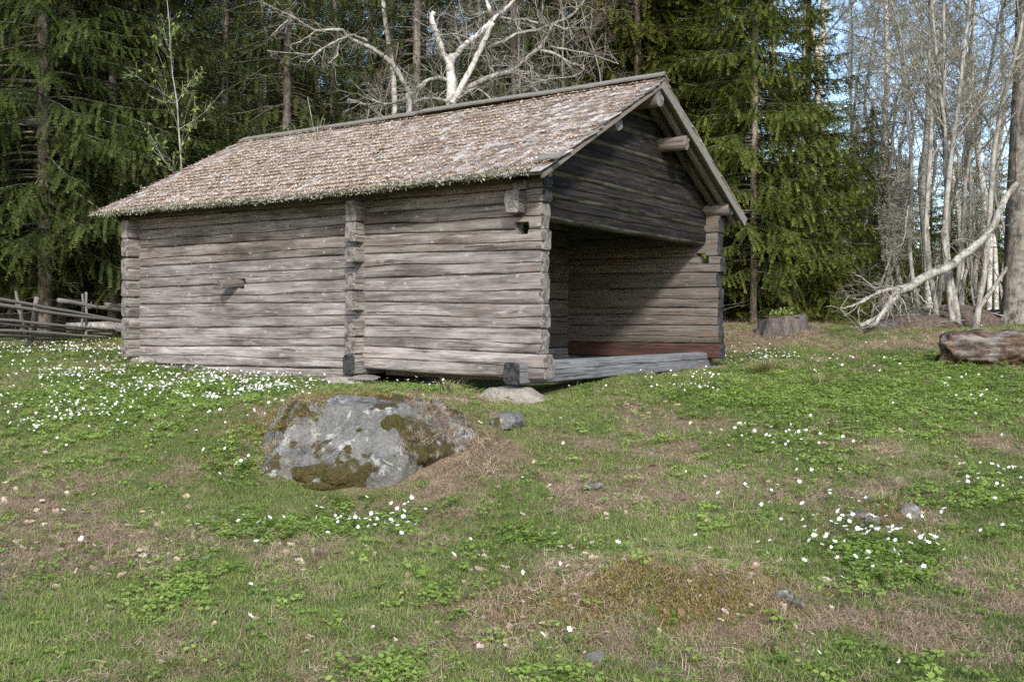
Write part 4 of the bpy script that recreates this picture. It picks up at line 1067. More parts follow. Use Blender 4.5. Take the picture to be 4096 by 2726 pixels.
# ---- the big old birch behind the roof, traced limb by limb
Z5 = lambda x, y: (900 + x / 1.309, y / 1.309)
bp = tag(empty('birch_tree', tuple(gp(1805, 21.5))), 'gnarled old birch with white peeling limbs rising behind the roof', 'tree')
b0 = np.array(bp.location)
def traced(conv, pts, d0, d1, jit=.0, seed=0):
    r = np.random.default_rng(seed); n = len(pts); out = []
    for i, (x, y) in enumerate(pts):
        px, py = conv(x, y); out.append(at(px, py, d0 + (d1 - d0) * i / (n - 1) + r.normal(0, jit)))
    return np.array(out)
def smooth_path(P, k=4):
    t = np.arange(len(P)); tt = np.linspace(0, len(P) - 1, (len(P) - 1) * k + 1); Q = []
    for q in tt:
        i = min(int(q), len(P) - 2); f = q - i
        p0, p1, p2, p3 = P[max(i - 1, 0)], P[i], P[i + 1], P[min(i + 2, len(P) - 1)]
        Q.append(.5 * ((2 * p1) + (-p0 + p2) * f + (2 * p0 - 5 * p1 + 4 * p2 - p3) * f * f + (-p0 + 3 * p1 - 3 * p2 + p3) * f ** 3))
    return np.array(Q)
limbs = [([(1185, 565), (1185, 440), (1178, 370), (1190, 285)], .13, .085, 21.5, 21.5),
         ([(1172, 330), (1150, 290), (1112, 195), (1082, 100), (1095, 62)], .075, .05, 21.5, 21.2),
         ([(1188, 312), (1260, 232), (1350, 160), (1410, 95), (1460, 55), (1510, 5), (1560, -60)], .07, .03, 21.5, 22),
         ([(1410, 95), (1385, 50), (1372, -10), (1380, -90)], .055, .03, 21.7, 21.5),
         ([(1188, 550), (1245, 440), (1292, 350), (1345, 240), (1402, 118)], .075, .05, 21.4, 20.9),
         ([(1200, 505), (1270, 462), (1400, 400), (1500, 370), (1560, 320), (1640, 258), (1690, 190), (1720, 130), (1800, 90), (1865, 25), (1900, -30)], .075, .015, 21.5, 20.5),
         ([(1640, 258), (1740, 290), (1820, 338), (1880, 345), (1842, 395), (1700, 415), (1600, 440)], .035, .01, 21, 20.4),
         ([(1700, 245), (1850, 270), (1960, 300), (2062, 335)], .025, .008, 21, 20.5),
         ([(1500, 372), (1570, 410), (1650, 495)], .03, .012, 21.2, 21),
         ([(1620, 380), (1655, 410), (1690, 440)], .02, .008, 21.2, 21), ([(1500, 370), (1620, 380)], .03, .02, 21.2, 21.2),
         ([(1188, 432), (1130, 410), (1060, 422), (990, 480), (930, 520), (860, 545), (770, 525)], .05, .014, 21.5, 20.8),
         ([(1170, 530), (1100, 515), (1030, 520), (970, 550), (900, 575)], .04, .018, 21.5, 21),
         ([(1345, 265), (1450, 220), (1540, 175), (1640, 155), (1700, 132)], .045, .018, 21.3, 21),
         ([(1440, 90), (1510, 108), (1540, 150), (1570, 170)], .03, .012, 21.6, 21.4), ([(1550, 100), (1640, 118), (1700, 140), (1780, 155), (1850, 160)], .025, .008, 21.5, 21),
         ([(1215, 520), (1300, 465), (1350, 480), (1400, 530)], .03, .01, 21.3, 21), ([(1240, 240), (1215, 190), (1210, 120)], .03, .012, 21.5, 21.6),
         ([(1310, 300), (1305, 240), (1250, 190), (1150, 180), (1060, 215)], .03, .008, 21.4, 21), ([(1385, 350), (1410, 385)], .025, .02, 21.3, 21.3),
         ([(640, 520), (720, 540), (800, 590), (850, 620)], .02, .008, 21, 20.6), ([(1050, 440), (1010, 480), (1000, 540)], .025, .01, 21.2, 21),
         ([(1720, 130), (1790, 150), (1850, 120), (1950, 45)], .02, .006, 20.7, 20.5), ([(1560, 320), (1600, 350), (1570, 390), (1480, 345), (1380, 350)], .02, .006, 21, 20.8)]
twigs = Geo(); r = np.random.default_rng(91)
for k, (pts, ra_, rb_, d0, d1) in enumerate(limbs):
    P = smooth_path(traced(Z5, pts, d0, d1, .03, k), 5) - b0
    if k == 0: P = np.concatenate([[[0, 0, -.3], [0, 0, .8], P[0] * .6], P])
    rad = np.linspace(ra_, rb_, len(P))
    g = Geo(); g.tube(P + r.normal(0, .006, P.shape), rad, 8 if ra_ > .04 else 5, True, .05, k)
    link('trunk' if k == 0 else 'limb', g.mesh('limb', [M['birch'] if k < 5 else M['bark_grey']]), bp)
    if k:
        for q in range(int(len(P) * 1.1)):
            i = r.integers(1, len(P)); dvec = norm(norm(P[i] - P[i - 1]) * .5 + r.normal(0, .8, 3)); L_ = r.uniform(.25, .9)
            n_ = 6; T = np.array([P[i]] * n_) + np.cumsum(np.concatenate([[[0, 0, 0]], (dvec + r.normal(0, .35, (n_ - 1, 3))) * L_ / n_]), 0)
            twigs.tube(T, np.linspace(.009, .004, n_), 3, False)
            for z_ in range(2):
                j = r.integers(2, n_); d2 = norm(dvec + r.normal(0, .9, 3))
                twigs.tube(np.stack([T[j], T[j] + d2 * .14, T[j] + d2 * .26 + r.normal(0, .04, 3)]), [.005, .004, .003], 3, False)
tag(link('crown', twigs.mesh('crown', [M['bark_grey']]), bp), kind='stuff')
# the lichen-grey drooping limb tree left of it
bq = tag(empty('bare_tree', tuple(gp(1600, 20.5))), 'leaning tree with long lichen-grey drooping limbs over the roof', 'tree'); q0 = np.array(bq.location)
limbs2 = [([(960, 480), (920, 405), (880, 340), (830, 295)], .055, .05, 20.5, 20.2), ([(830, 295), (760, 250), (700, 225), (640, 190), (600, 155), (480, 160), (400, 120), (350, 88), (230, 30)], .05, .012, 20.2, 19.2),
          ([(745, 215), (690, 190), (630, 185)], .03, .02, 20, 19.8), ([(640, 195), (610, 205), (520, 250), (470, 290), (430, 330)], .03, .008, 19.8, 19.3), ([(610, 205), (590, 250), (590, 290), (545, 330)], .022, .010, 19.8, 19.5),
          ([(520, 250), (450, 285), (360, 280), (220, 265)], .018, .006, 19.6, 19), ([(480, 160), (400, 215), (350, 230)], .018, .007, 19.6, 19.3), ([(350, 88), (280, 150), (240, 190)], .016, .006, 19.4, 19), ([(960, 480), (965, 560), (970, 700), (975, 1000)], .06, .09, 20.5, 20.5),
          ([(370, 95), (300, 60), (190, 10)], .014, .005, 19.4, 19)]
tw2 = Geo()
for k, (pts, ra_, rb_, d0, d1) in enumerate(limbs2):
    P = smooth_path(traced(Z5, pts, d0, d1, .02, k + 40), 5) - q0
    g = Geo(); g.tube(P + r.normal(0, .006, P.shape), np.linspace(ra_, rb_, len(P)), 6, True, .05, k)
    link('trunk' if k in (0, 8) else 'limb', g.mesh('limb', [M['bark_grey']]), bq)
    if k != 8:
        for q in range(len(P)):
            i = r.integers(1, len(P)); dvec = norm(r.normal(0, .8, 3) + np.array([0, 0, -.3])); L_ = r.uniform(.2, .7)
            T = np.array([P[i]] * 5) + np.cumsum(np.concatenate([[[0, 0, 0]], (dvec + r.normal(0, .4, (4, 3))) * L_ / 5]), 0)
            tw2.tube(T, np.linspace(.007, .003, 5), 3, False)
tag(link('crown', tw2.mesh('crown', [M['bark_grey']]), bq), kind='stuff')

# ---- the snapped trunk at the edge of the grove, its leaning limb and the big trunk beside it
snag = tag(empty('big_spruce', tuple(gp(4060, 20.5))), 'thick grey trunk at the grove edge beside the snapped tree', 'tree')
g = Geo(); z = np.array([-.4, 0, .2, .6, 1.5, 3, 5, 8, 12]); g.tube(np.stack([.02 * z, 0 * z, z], -1), np.array([.42, .38, .31, .26, .24, .22, .19, .15, .1]), 16, True, .05, 3)
link('trunk', g.mesh('trunk', [M['bark_old']]), snag)
tag(link('dead_branches', dead_twigs(77, 1.5, 10, 90, 1.3), snag), kind='stuff')
Z7 = lambda x, y: (2850 + x / 1.891, 950 + y / 1.891)
Z4 = lambda x, y: (2900 + x * 1196 / 1250, y * 1500 / 1568)
lt = tag(empty('snapped_tree', tuple(at(3790, 1310, 19.2))), 'snapped grey tree leaning down to the ground with splintered top', 'tree'); l0 = np.array(lt.location)
spec = [(Z4, [(1222, 640), (1219, 700), (1226, 765)], .02, .07, 19.8, 19.6, 'bark_twig'),
        (Z4, [(1225, 765), (1170, 835), (1120, 940), (1080, 1000), (1000, 1060), (940, 1115), (850, 1150), (760, 1205), (720, 1210)], .085, .12, 19.6, 18.4, 'bark_grey'),
        (Z4, [(720, 1210), (705, 1250), (660, 1310), (610, 1345), (560, 1360)], .10, .06, 18.4, 18.3, 'bark_grey'),
        (Z4, [(725, 1210), (690, 1255), (640, 1335), (600, 1370)], .06, .05, 18.4, 18.0, 'bark_grey'),
        (Z4, [(730, 1205), (650, 1220), (600, 1245), (540, 1275), (480, 1290)], .06, .02, 18.4, 17.8, 'bark_grey'),
        (Z7, [(1250, 390), (1180, 345), (1110, 290), (1050, 262)], .03, .008, 18.4, 18.0, 'bark_grey'), (Z7, [(1400, 385), (1310, 360), (1220, 335)], .025, .008, 18.4, 18.2, 'bark_grey'),
        (Z7, [(1390, 420), (1440, 480), (1470, 560), (1490, 640)], .03, .012, 18.4, 18.2, 'bark_grey'), (Z7, [(1520, 400), (1570, 450), (1640, 510), (1710, 590)], .03, .01, 18.6, 18.4, 'bark_grey'),
        (Z7, [(1190, 440), (1120, 480), (1105, 560), (1115, 610)], .018, .008, 18.2, 18.0, 'bark_grey'), (Z7, [(1160, 470), (1060, 460)], .015, .006, 18.1, 17.9, 'bark_grey'),
        (Z7, [(1430, 490), (1420, 550), (1425, 610)], .016, .008, 18.3, 18.2, 'bark_grey'), (Z7, [(1620, 400), (1625, 470), (1650, 520)], .018, .007, 18.7, 18.6, 'bark_grey'), (Z7, [(1505, 420), (1510, 500)], .018, .008, 18.5, 18.4, 'bark_grey'),
        (Z7, [(1110, 500), (1060, 550), (990, 590)], .012, .005, 18.0, 17.8, 'bark_grey'), (Z4, [(930, 1110), (905, 980), (930, 930), (940, 890)], .02, .007, 19, 18.8, 'bark_grey'), (Z4, [(765, 860), (755, 960), (745, 1010), (725, 1030)], .016, .006, 19.5, 19.2, 'bark_grey')]
for k, (cv, pts, ra_, rb_, d0, d1, mt) in enumerate(spec):
    P = smooth_path(traced(cv, pts, d0, d1, .02, k + 70), 5) - l0
    g = Geo(); g.tube(P + r.normal(0, .008, P.shape), np.linspace(ra_, rb_, len(P)) * .72, 9 if ra_ > .05 else 5, True, .07, k)
    link('trunk' if k < 2 else 'limb', g.mesh('limb', [M[mt]]), lt)
g = Geo()
for i in range(60):
    cv, pts, ra_, rb_, d0, d1, mt = spec[1 + i % 4]
    Q = smooth_path(traced(cv, pts, d0, d1), 4) - l0
    p_ = Q[r.integers(2, len(Q))]; d_ = norm(r.normal(0, 1, 3))
    g.tube(np.array([p_, p_ + d_ * .3 + r.normal(0, .03, 3), p_ + d_ * .55 + np.array([0, 0, -.1])]), [.008, .006, .003], 3, False)
tag(link('dead_branches', g.mesh('dead_branches', [M['bark_grey']]), lt), kind='stuff')
# a second leaning pole
g = Geo(); A, B = at(3915, 1235, 20), at(4035, 1060, 20.5); g.tube(np.array([A, (A + B) / 2, B]), [.05, .045, .04], 7, True, .05, 1)
o_ = tag(link('leaning_pole', g.mesh('leaning_pole', [M['bark_grey']])), 'slanting dead pole leaning before the thick grey trunk', 'pole')

# ---- stump, rotten log, brush, fallen birch
m = NB('stump_wood', .95, .1); v = m.obj(); g_ = m.noise(m.scaled(v, (9, 9, 3)), 1.0, 6, .7)
c = m.ramp(g_, [(.3, (.035, .03, .028)), (.6, (.12, .105, .095)), (.75, (.20, .18, .165))]); m.color(c); m.bump(g_, 1.0, .04); M['stump'] = m.m
S0 = gp(3130, 18.9)
r = np.random.default_rng(14); k = 28; th = np.arange(k) * 2 * math.pi / k
lv = [(-.2, 1.15), (0, 1.1), (.08, 1.0), (.18, .95), (.26, .93), (.285, .80), (.27, .45)]
V = []
for z, q in lv:
    rad = q * (1 + .10 * np.sin(th * 3 + 1) + .07 * np.sin(th * 7) + r.normal(0, .03, k))
    V.append(np.stack([.46 * rad * np.cos(th), .34 * rad * np.sin(th), z + r.normal(0, .018, k) * (z > .2) + .03 * np.cos(th) * (z > .2)], -1))
V = np.concatenate(V + [np.array([[0, 0, .26]])]); F = []
for i in range(len(lv) - 1):
    for j in range(k): F.append([i * k + j, i * k + (j + 1) % k, (i + 1) * k + (j + 1) % k, (i + 1) * k + j])
for j in range(k): F.append([(len(lv) - 1) * k + j, (len(lv) - 1) * k + (j + 1) % k, len(V) - 1])
st = tag(empty('tree_stump', tuple(S0)), 'wide low dark stump with moss and green plant on top', 'stump')
link('stump_body', mesh_np('stump_body', V, F, [M['stump']], smooth=True), st)
me, _ = rock_mesh('moss_cap', (.42, .28, .05), 15, 0, 3, M['moss'], .15); link('moss_cap', me, st, (.03, .02, .265))
g = Geo(); g.tube([(.45, -.15, .05), (.62, -.22, -.02), (.80, -.30, -.08)], [.09, .06, .03], 7, True, .1, 2); link('root', g.mesh('root', [M['stump']]), st)
n_ = 260; P = r.normal(0, 1, (n_, 3)) * np.array([.12, .10, .035]) + np.array([.0, .0, .345]); u, v2 = norm(r.normal(0, 1, (n_, 3))) * .03, norm(r.normal(0, 1, (n_, 3))) * .02
link('leaves', mesh_np('leaves', np.stack([P - u, P - v2, P + u, P + v2], 1).reshape(-1, 3), np.arange(n_ * 4).reshape(-1, 4), [M['spring']], attr={'tint': np.repeat(r.random(n_), 4)}), st)['kind'] = 'stuff'

m = NB('rotten_wood', .95, .1); v = m.obj(); g_ = m.noise(m.scaled(v, (2.2, 14, 14)), 1.0, 7, .7, .3); h_ = m.noise(v, 4, 5, .7)
c = m.ramp(g_, [(.35, (.022, .015, .011)), (.5, (.09, .058, .04)), (.68, (.24, .185, .145))])
c = m.mix(m.rng(h_, .45, .6, 0, .8), c, m.ramp(g_, [(.3, (.07, .06, .055)), (.7, (.33, .30, .28))])); m.color(c); m.bump(g_, 1.0, .04); M['rotten'] = m.m
m = NB('rotten_core', .95, .1); v = m.obj(); g_ = m.noise(m.scaled(v, (3, 20, 20)), 1.0, 6, .7)
m.color(m.ramp(g_, [(.3, (.02, .011, .008)), (.55, (.10, .052, .03)), (.75, (.26, .155, .085))])); m.bump(g_, 1.0, .03); M['rotten_core'] = m.m
A, Bq = gp(3800, 13.6), gp(4420, 12.6); A[2] += .20; Bq[2] += .20
rl_ = tag(empty('rotten_log', tuple(A), math.atan2(Bq[1] - A[1], Bq[0] - A[0])), 'thick rotten brown log lying with its broken end on the meadow', 'log')
xs = np.linspace(-.05, 2.3, 60); k = 36; th = np.arange(k) * 2 * math.pi / k; r = np.random.default_rng(44)
R = .255 * (1 + .09 * n1(xs * 2.2, 5))[:, None] * (1 + .10 * np.sin(th * 2 + 1)[None] + .05 * np.sin(th * 5 + xs[:, None] * 2)) + (fbm(xs[:, None] * 5 + 0 * th, th * 2.2 + 0 * xs[:, None], 8) - .5) * .13
low = np.clip((-np.sin(th) - .15), 0, 1)[None] * (fbm(xs[:, None] * 2.5, th[None] * 3, 12) > .45); R = R - low * .10 + (fbm(xs[:, None] * 11, th[None] * 5, 19) - .5) * .07
R[0] *= .72; R[1] *= .9; X = xs[:, None].repeat(k, 1); X[:4] += np.array([1, .8, .5, .2])[:, None] * (r.normal(0, .05, k) + .05 * np.sin(th * 4))
V = np.stack([X, R * np.cos(th), R * np.sin(th) * .95], -1).reshape(-1, 3)
F = []; mi = []
for i in range(len(xs) - 1):
    for j in range(k): F.append([i * k + j, (i + 1) * k + j, (i + 1) * k + (j + 1) % k, i * k + (j + 1) % k]); mi.append(1 if (low[i, j] > .2) else 0)
hb = len(V); hole = [np.stack([X[0] + dx, R[0] * q * np.cos(th), R[0] * q * np.sin(th) * .95], -1) for dx, q in ((.03, .62), (.22, .45), (.4, .2))]
V = np.concatenate([V] + hole); rings = [0, hb, hb + k, hb + 2 * k]
for a_, b_ in zip(rings[:-1], rings[1:]):
    for j in range(k): F.append([a_ + j, a_ + (j + 1) % k, b_ + (j + 1) % k, b_ + j]); mi.append(1)
link('log_body', mesh_np('log_body', V, F, [M['rotten'], M['rotten_core']], mi, smooth=True), rl_, (0, 0, .0))
for k_ in range(26):
    x0 = r.uniform(.05, 1.9); an = r.uniform(-2.9, -1.9); p = np.array([x0, .24 * math.cos(an), .23 * math.sin(an)]); d_ = norm(np.array([r.normal(0, 1), -.35 + r.normal(0, .2), r.normal(-.1, .3)]))
    g = Geo(); L_ = r.uniform(.08, .24); g.tube([p, p + d_ * L_ * .5, p + d_ * L_], [.022, .014, .002], 4, True, .2, k_); link('splinter', g.mesh('splinter', [M['rotten_core']], False), rl_, (0, 0, .03))
for k_, (dx, dy, dz, s) in enumerate(((-.05, -.10, .08, .10), (-.06, .06, -.08, .11), (-.02, .02, .17, .09), (-.04, -.12, -.1, .10), (-.03, .14, .05, .09))):
    me, _ = rock_mesh('broken_lump', (s * .8, s * .7, s * 1.1), 300 + k_, 9, 4, M['rotten'] if k_ % 2 else M['stump'], .28); link('broken_lump', me, rl_, (dx, dy, dz - .03))

# fence of poles behind the left end of the barn
fe = tag(empty('pole_fence', tuple(gp(140, 18.5))), 'old grey roundpole fence at the edge of the dark wood', 'fence'); f0 = np.array(fe.location)
Z_5 = lambda x, y: (x / 3.366, 1050 + y / 3.366)
fd = lambda x: 17.6 + (x / 1640) * 2.6
rails = [((-900, 330), (1900, 830), .055), ((-900, 455), (1900, 830), .06), ((780, 510), (2400, 760), .075), ((1410, 565), (2600, 660), .08), ((-900, 690), (1560, 910), .05), ((-900, 740), (1200, 925), .05), ((-900, 850), (1500, 1005), .05), ((-900, 900), (1100, 1010), .045), ((-900, 950), (1120, 995), .05), ((1180, 880), (1700, 925), .045), ((1180, 940), (1500, 960), .05), ((-900, 1010), (900, 1040), .04)]
M['fence'] = plain('fence_pole', (.085, .08, .075), (.24, .225, .205), 5, .95, .5, (14, 14, 14))
for k, (a_, b_, w_) in enumerate(rails):
    A, B = at(*Z_5(*a_), fd(a_[0])), at(*Z_5(*b_), fd(b_[0])); t = np.linspace(0, 1, 14)[:, None]
    P = A + (B - A) * t; P[:, 2] += .012 * n1(t[:, 0] * 9, k); P[:, 1] += .02 * n1(t[:, 0] * 7, k + 3)
    g = Geo(); g.tube(P - f0, np.linspace(w_ * .62, w_ * .48, 14), 8, True, .05, k); link('rail', g.mesh('rail', [M['fence']]), fe)
posts = [((410, 1050), (500, 460), .085, 0), ((340, 1000), (225, 380), .055, -.1), ((280, 760), (215, 390), .05, .12), ((1160, 1000), (1166, 395), .05, -.08), ((1110, 900), (1116, 420), .045, .12)]
for k, (a_, b_, w_, off) in enumerate(posts):
    A, B = at(*Z_5(*a_), fd(a_[0]) + off), at(*Z_5(*b_), fd(a_[0]) + off); t = np.linspace(0, 1, 8)[:, None]; A = A + (A - B) * .15
    g = Geo(); P = A + (B - A) * t + np.stack([.02 * n1(t[:, 0] * 5, k), 0 * t[:, 0], 0 * t[:, 0]], -1); g.tube(P - f0, np.linspace(w_ * .6, w_ * .5, 8), 8, True, .05, k); link('post', g.mesh('post', [M['fence']]), fe)
for x_, y_ in ((270, 575), (345, 885), (1165, 575), (1160, 880)):
    p = at(*Z_5(x_, y_), fd(x_) - .02) - f0; th = np.linspace(0, 2 * math.pi, 14)
    g = Geo(); g.tube(p + np.stack([.09 * np.cos(th), .10 * np.sin(th), .04 * np.cos(th * .5) + .02 * np.sin(th * 3)], -1), .012, 5); link('withy_tie', g.mesh('withy_tie', [M['fence']]), fe)
A, B = at(*Z_5(1180, 865), 20.8), at(*Z_5(2300, 840), 21.3); A2 = A + (A - B) * .25; t = np.linspace(0, 1, 12)[:, None]
g = Geo(); g.tube(A2 + (B - A2) * t, np.linspace(.10, .13, 12), 10, True, .03, 4)
tag(link('fallen_birch', g.mesh('fallen_birch', [M['birch']])), 'fallen white birch trunk lying behind the pole fence', 'log')
# heaps of brown leaves and sticks in the grove
M['litter'] = plain('brown_litter', (.045, .033, .027), (.15, .115, .092), 14, 1.0, 1.0, dist=.05)
for k_, (px, d, sx, sy, sz, lab) in enumerate(((3640, 19.8, .9, .6, .24, 'heap of brown leaves and sticks under the leaning tree'), (3800, 20.6, 1.1, .7, .38, 'higher brown leaf heap behind the trunk cluster'), (3530, 19.2, .35, .25, .17, 'dark broken stump under the leaning limb'), (3960, 21.3, .9, .6, .22, 'low leaf heap before the thick grey trunk'))):
    p = gp(px, d); me, HV = rock_mesh('leaf_heap', (sx, sy, sz), 400 + k_, 0, 4, M['litter'] if k_ != 2 else M['stump'], .16); hp = tag(link('leaf_heap' if k_ != 2 else 'tree_stump', me, None, tuple(p)), lab, 'leaf heap' if k_ != 2 else 'stump')
    if k_ != 2:
        for q in range(14):
            g = Geo(); i = r.integers(0, len(HV)); b_ = HV[i] * np.array([1, 1, abs(1)]); b_[2] = abs(b_[2]); dv = norm(r.normal(0, 1, 3) * np.array([1, 1, .3])) * r.uniform(.2, .55)
            g.tube([b_ - dv, b_ + r.normal(0, .02, 3), b_ + dv], [.012, .01, .005], 4); link('stick', g.mesh('stick', [M['bark_grey']]), hp)

# ------------------------------------------------------------------ ground cover
def field(N, seed, dmin=3.6, dmax=24, power=1.0, px0=-350, px1=4450):
    """random ground points, density falling with distance like 1/d**power per unit area"""
    r = np.random.default_rng(seed); u = r.random(N)
    e = 2 - power
    d = (dmin ** e + u * (dmax ** e - dmin ** e)) ** (1 / e) if abs(e) > 1e-6 else dmin * (dmax / dmin) ** u
    px = r.uniform(px0, px1, N); X = (px - 2048) / FPX * d
    Z = ground_z(X, d); return np.stack([X, d, Z], -1), r
def outside_barn(P):
    q = P - BO; x, y = q @ BX, q @ BY
    ins = (x > -7.5) & (x < -.1) & (y > .12) & (y < BW - .1)
    return ~ins
def rock_lift(P):
    """raise points that fall on the boulder to its surface"""
    Wb = BLV + np.array(bl_loc); lift = P[:, 2].copy(); on = np.zeros(len(P), bool)
    near = np.where((np.abs(P[:, 0] - bl_loc[0]) < 1.0) & (np.abs(P[:, 1] - bl_loc[1]) < .75))[0]
    top = Wb
    for i in near:
        d2 = (top[:, 0] - P[i, 0]) ** 2 + (top[:, 1] - P[i, 1]) ** 2
        j = np.where(d2 < .045 ** 2)[0]
        if len(j):
            z = top[j, 2].max()
            if z > P[i, 2] + .015: lift[i] = z; on[i] = True
    return lift, on
def blades(n, h, w_, spread, lie, seed, curve=.5):
    r = np.random.default_rng(seed); V, F, T = [], [], []
    for k in range(n):
        az = r.uniform(0, 6.3); hh = h * r.uniform(.5, 1.15); ln = lie * r.uniform(.5, 1.4); b = np.array([r.normal(0, spread), r.normal(0, spread), -.01])
        d_ = np.array([math.cos(az), math.sin(az), 0]); s_ = np.array([-math.sin(az), math.cos(az), 0]) * w_ * r.uniform(.7, 1.3)
        p1 = b + d_ * hh * ln * .35 + np.array([0, 0, hh * .55]); p2 = b + d_ * hh * (ln * .9 + curve * .3) + np.array([0, 0, hh * max(.12, 1 - ln * curve * .6)])
        i = len(V); V += [b - s_, b + s_, p1 - s_ * .8, p1 + s_ * .8, p2]; F += [[i, i + 1, i + 3], [i, i + 3, i + 2], [i + 2, i + 3, i + 4]]; T += [0, 0, .5, .5, 1]
    return np.array(V), np.array(F), np.array(T)
def leafmat(name, lo, mid, hi, tr=.25, rough=.6):
    m = NB(name, rough, .25); t = m.attr('stint', 'INSTANCER'); a = m.attr('tint')
    q = m.math('ADD', m.math('MULTIPLY', t, .8), m.math('MULTIPLY', a, .2))
    c = m.ramp(q, [(0, lo), (.5, mid), (1, hi)]); m.color(c)
    if tr: m.translucent(c, tr)
    return m.m
M['grass'] = leafmat('grass_blade', (.11, .165, .04), (.22, .295, .08), (.38, .41, .155), .45)
M['straw'] = leafmat('dry_grass', (.19, .13, .085), (.38, .285, .195), (.55, .46, .34), .3, .8)
M['gold'] = leafmat('golden_moss', (.13, .095, .03), (.25, .19, .065), (.40, .32, .13), .3, .9)
M['herb'] = leafmat('anemone_leaf', (.14, .225, .045), (.26, .385, .085), (.39, .49, .145), .5)
grass_v, straw_v, gold_v = [], [], []
for k in range(6):
    V, F, T = blades(13, .055, .0020, .024, .7, 700 + k); grass_v.append(mesh_np('grass', V, F, [M['grass']], attr={'tint': T}))
    V, F, T = blades(18, .052, .0014, .035, 1.7, 720 + k, 1.0); straw_v.append(mesh_np('straw', V, F, [M['straw']], attr={'tint': T}))
    V, F, T = blades(16, .022, .0022, .016, .8, 740 + k); gold_v.append(mesh_np('gold', V, F, [M['gold']], attr={'tint': T}))
def lobed_leaf(V, F, T, base, d_, up, size, r):
    """one deeply cut leaf: five pointed lobes"""
    s_ = norm(np.cross(up, d_))
    for a, l in ((-1.0, .62), (-.5, .85), (0, 1.0), (.5, .85), (1.0, .62)):
        dd = d_ * math.cos(a) + s_ * math.sin(a); ss = np.cross(up, dd); l *= size * r.uniform(.85, 1.15)
        i = len(V); V += [base, base + dd * l * .55 - ss * l * .20 + up * l * .05, base + dd * l - up * l * .12, base + dd * l * .55 + ss * l * .20 + up * l * .05]
        F += [[i, i + 1, i + 2], [i, i + 2, i + 3]]; T += [.2, .6, 1, .6]
def herb_mesh(seed, nst=4, h=.055, size=.026):
    r = np.random.default_rng(seed); V, F, T = [], [], []
    for q in range(nst):
        b = np.array([r.normal(0, .03), r.normal(0, .03), 0]); hh = h * r.uniform(.6, 1.15); top = b + np.array([r.normal(0, .012), r.normal(0, .012), hh])
        i = len(V); V += [b + np.array([-.0012, 0, -.01]), b + np.array([.0012, 0, -.01]), top]; F += [[i, i + 1, i + 2]]; T += [0, 0, .3]
        a0 = r.uniform(0, 6.3)
        for k in range(3):
            a = a0 + k * 2.09 + r.normal(0, .2); up = norm(np.array([r.normal(0, .25), r.normal(0, .25), 1.0])); d_ = norm(np.array([math.cos(a), math.sin(a), r.normal(.05, .2)])); d_ = norm(d_ - up * (d_ @ up))
            lobed_leaf(V, F, T, top + d_ * .008, d_, up, size * r.uniform(.8, 1.25), r)
    return np.array(V), np.array(F), np.array(T)
herb_v = [mesh_np('herb', *herb_mesh(760 + k)[:2], [M['herb']], attr={'tint': herb_mesh(760 + k)[2]}) for k in range(6)]

def rotz(r, n, tilt=.12): return np.stack([r.normal(0, tilt, n), r.normal(0, tilt, n), r.uniform(0, 6.3, n)], -1)
P, r = field(170000, 801, power=1.35); P = P[outside_barn(P)]
dry, leaf, flow, _, _ = cover(P[:, 0], P[:, 1], P[:, 2]); zl, on = rock_lift(P)
n2 = fbm(P[:, 0] * 5, P[:, 1] * 5, 61)
keep = (r.random(len(P)) < np.clip(1.05 - dry * 1.15, .10, 1) * np.clip(.35 + n2, 0, 1)) & ~on
Pg = P[keep]; n = len(Pg)
scatter('grass', grass_v, Pg, rotz(r, n), r.uniform(.55, 1.15, n) * (1 + .35 * (Pg[:, 1] > 12)), np.clip(.45 + (fbm(Pg[:, 0] * .8, Pg[:, 1] * .8, 62) - .5) * 1.2 + r.normal(0, .2, n), 0, 1), label='short green meadow grass covering the slope', cat='grass')
gpx, gpy = to_pix(P); gm = np.exp(-(((gpx - 2700) / 300) ** 2 + ((gpy - 2440) / 130) ** 2))
keep = (r.random(len(P)) < np.clip(dry * 1.0 + .12 + (n2 - .5) * .4, .08, 1) * .62 * (1 - .8 * gm)); Ps = P[keep]; lf = zl[keep]; Ps = Ps.copy(); Ps[:, 2] = lf
ok = ~on[keep] | ((Ps[:, 0] > bl_loc[0] + .35) & (fbm(Ps[:, 0] * 6, Ps[:, 1] * 6, 4) > .58)) | ((Ps[:, 0] < bl_loc[0] - .45)); Ps = Ps[ok]; n0 = len(Ps)
q = r.normal(0, 1, (170, 2)) * np.array([.20, .22]) + np.array([bl_loc[0] + 1.02, bl_loc[1] - .25])
Q = np.stack([q[:, 0], q[:, 1], ground_z(q[:, 0], q[:, 1])], -1); Q[:, 2] = rock_lift(Q)[0]; Ps = np.concatenate([Ps, Q]); n = len(Ps)
scatter('dry_grass', straw_v, Ps, rotz(r, n, .3), r.uniform(.6, 1.2, n) * (1 + .3 * (Ps[:, 1] > 12)) * np.where(np.arange(n) >= n0, 1.5, 1.0), r.random(n), label='withered tan grass matted between the green', cat='dry grass')
P, r = field(95000, 802, power=1.3); P = P[outside_barn(P)]
dry, leaf, flow, _, _ = cover(P[:, 0], P[:, 1], P[:, 2]); zl, on = rock_lift(P)
keep = (r.random(len(P)) < leaf * .8 + .015) & ~on & (P[:, 1] < 19.5); Ph = P[keep]; n = len(Ph)
scatter('anemone_leaves', herb_v, Ph, rotz(r, n, .15), r.uniform(.6, 1.2, n), np.clip(r.normal(.5, .22, n) + (fbm(Ph[:, 0], Ph[:, 1], 5) - .5), 0, 1), label='carpet of lobed green anemone leaves in the meadow', cat='leaves')
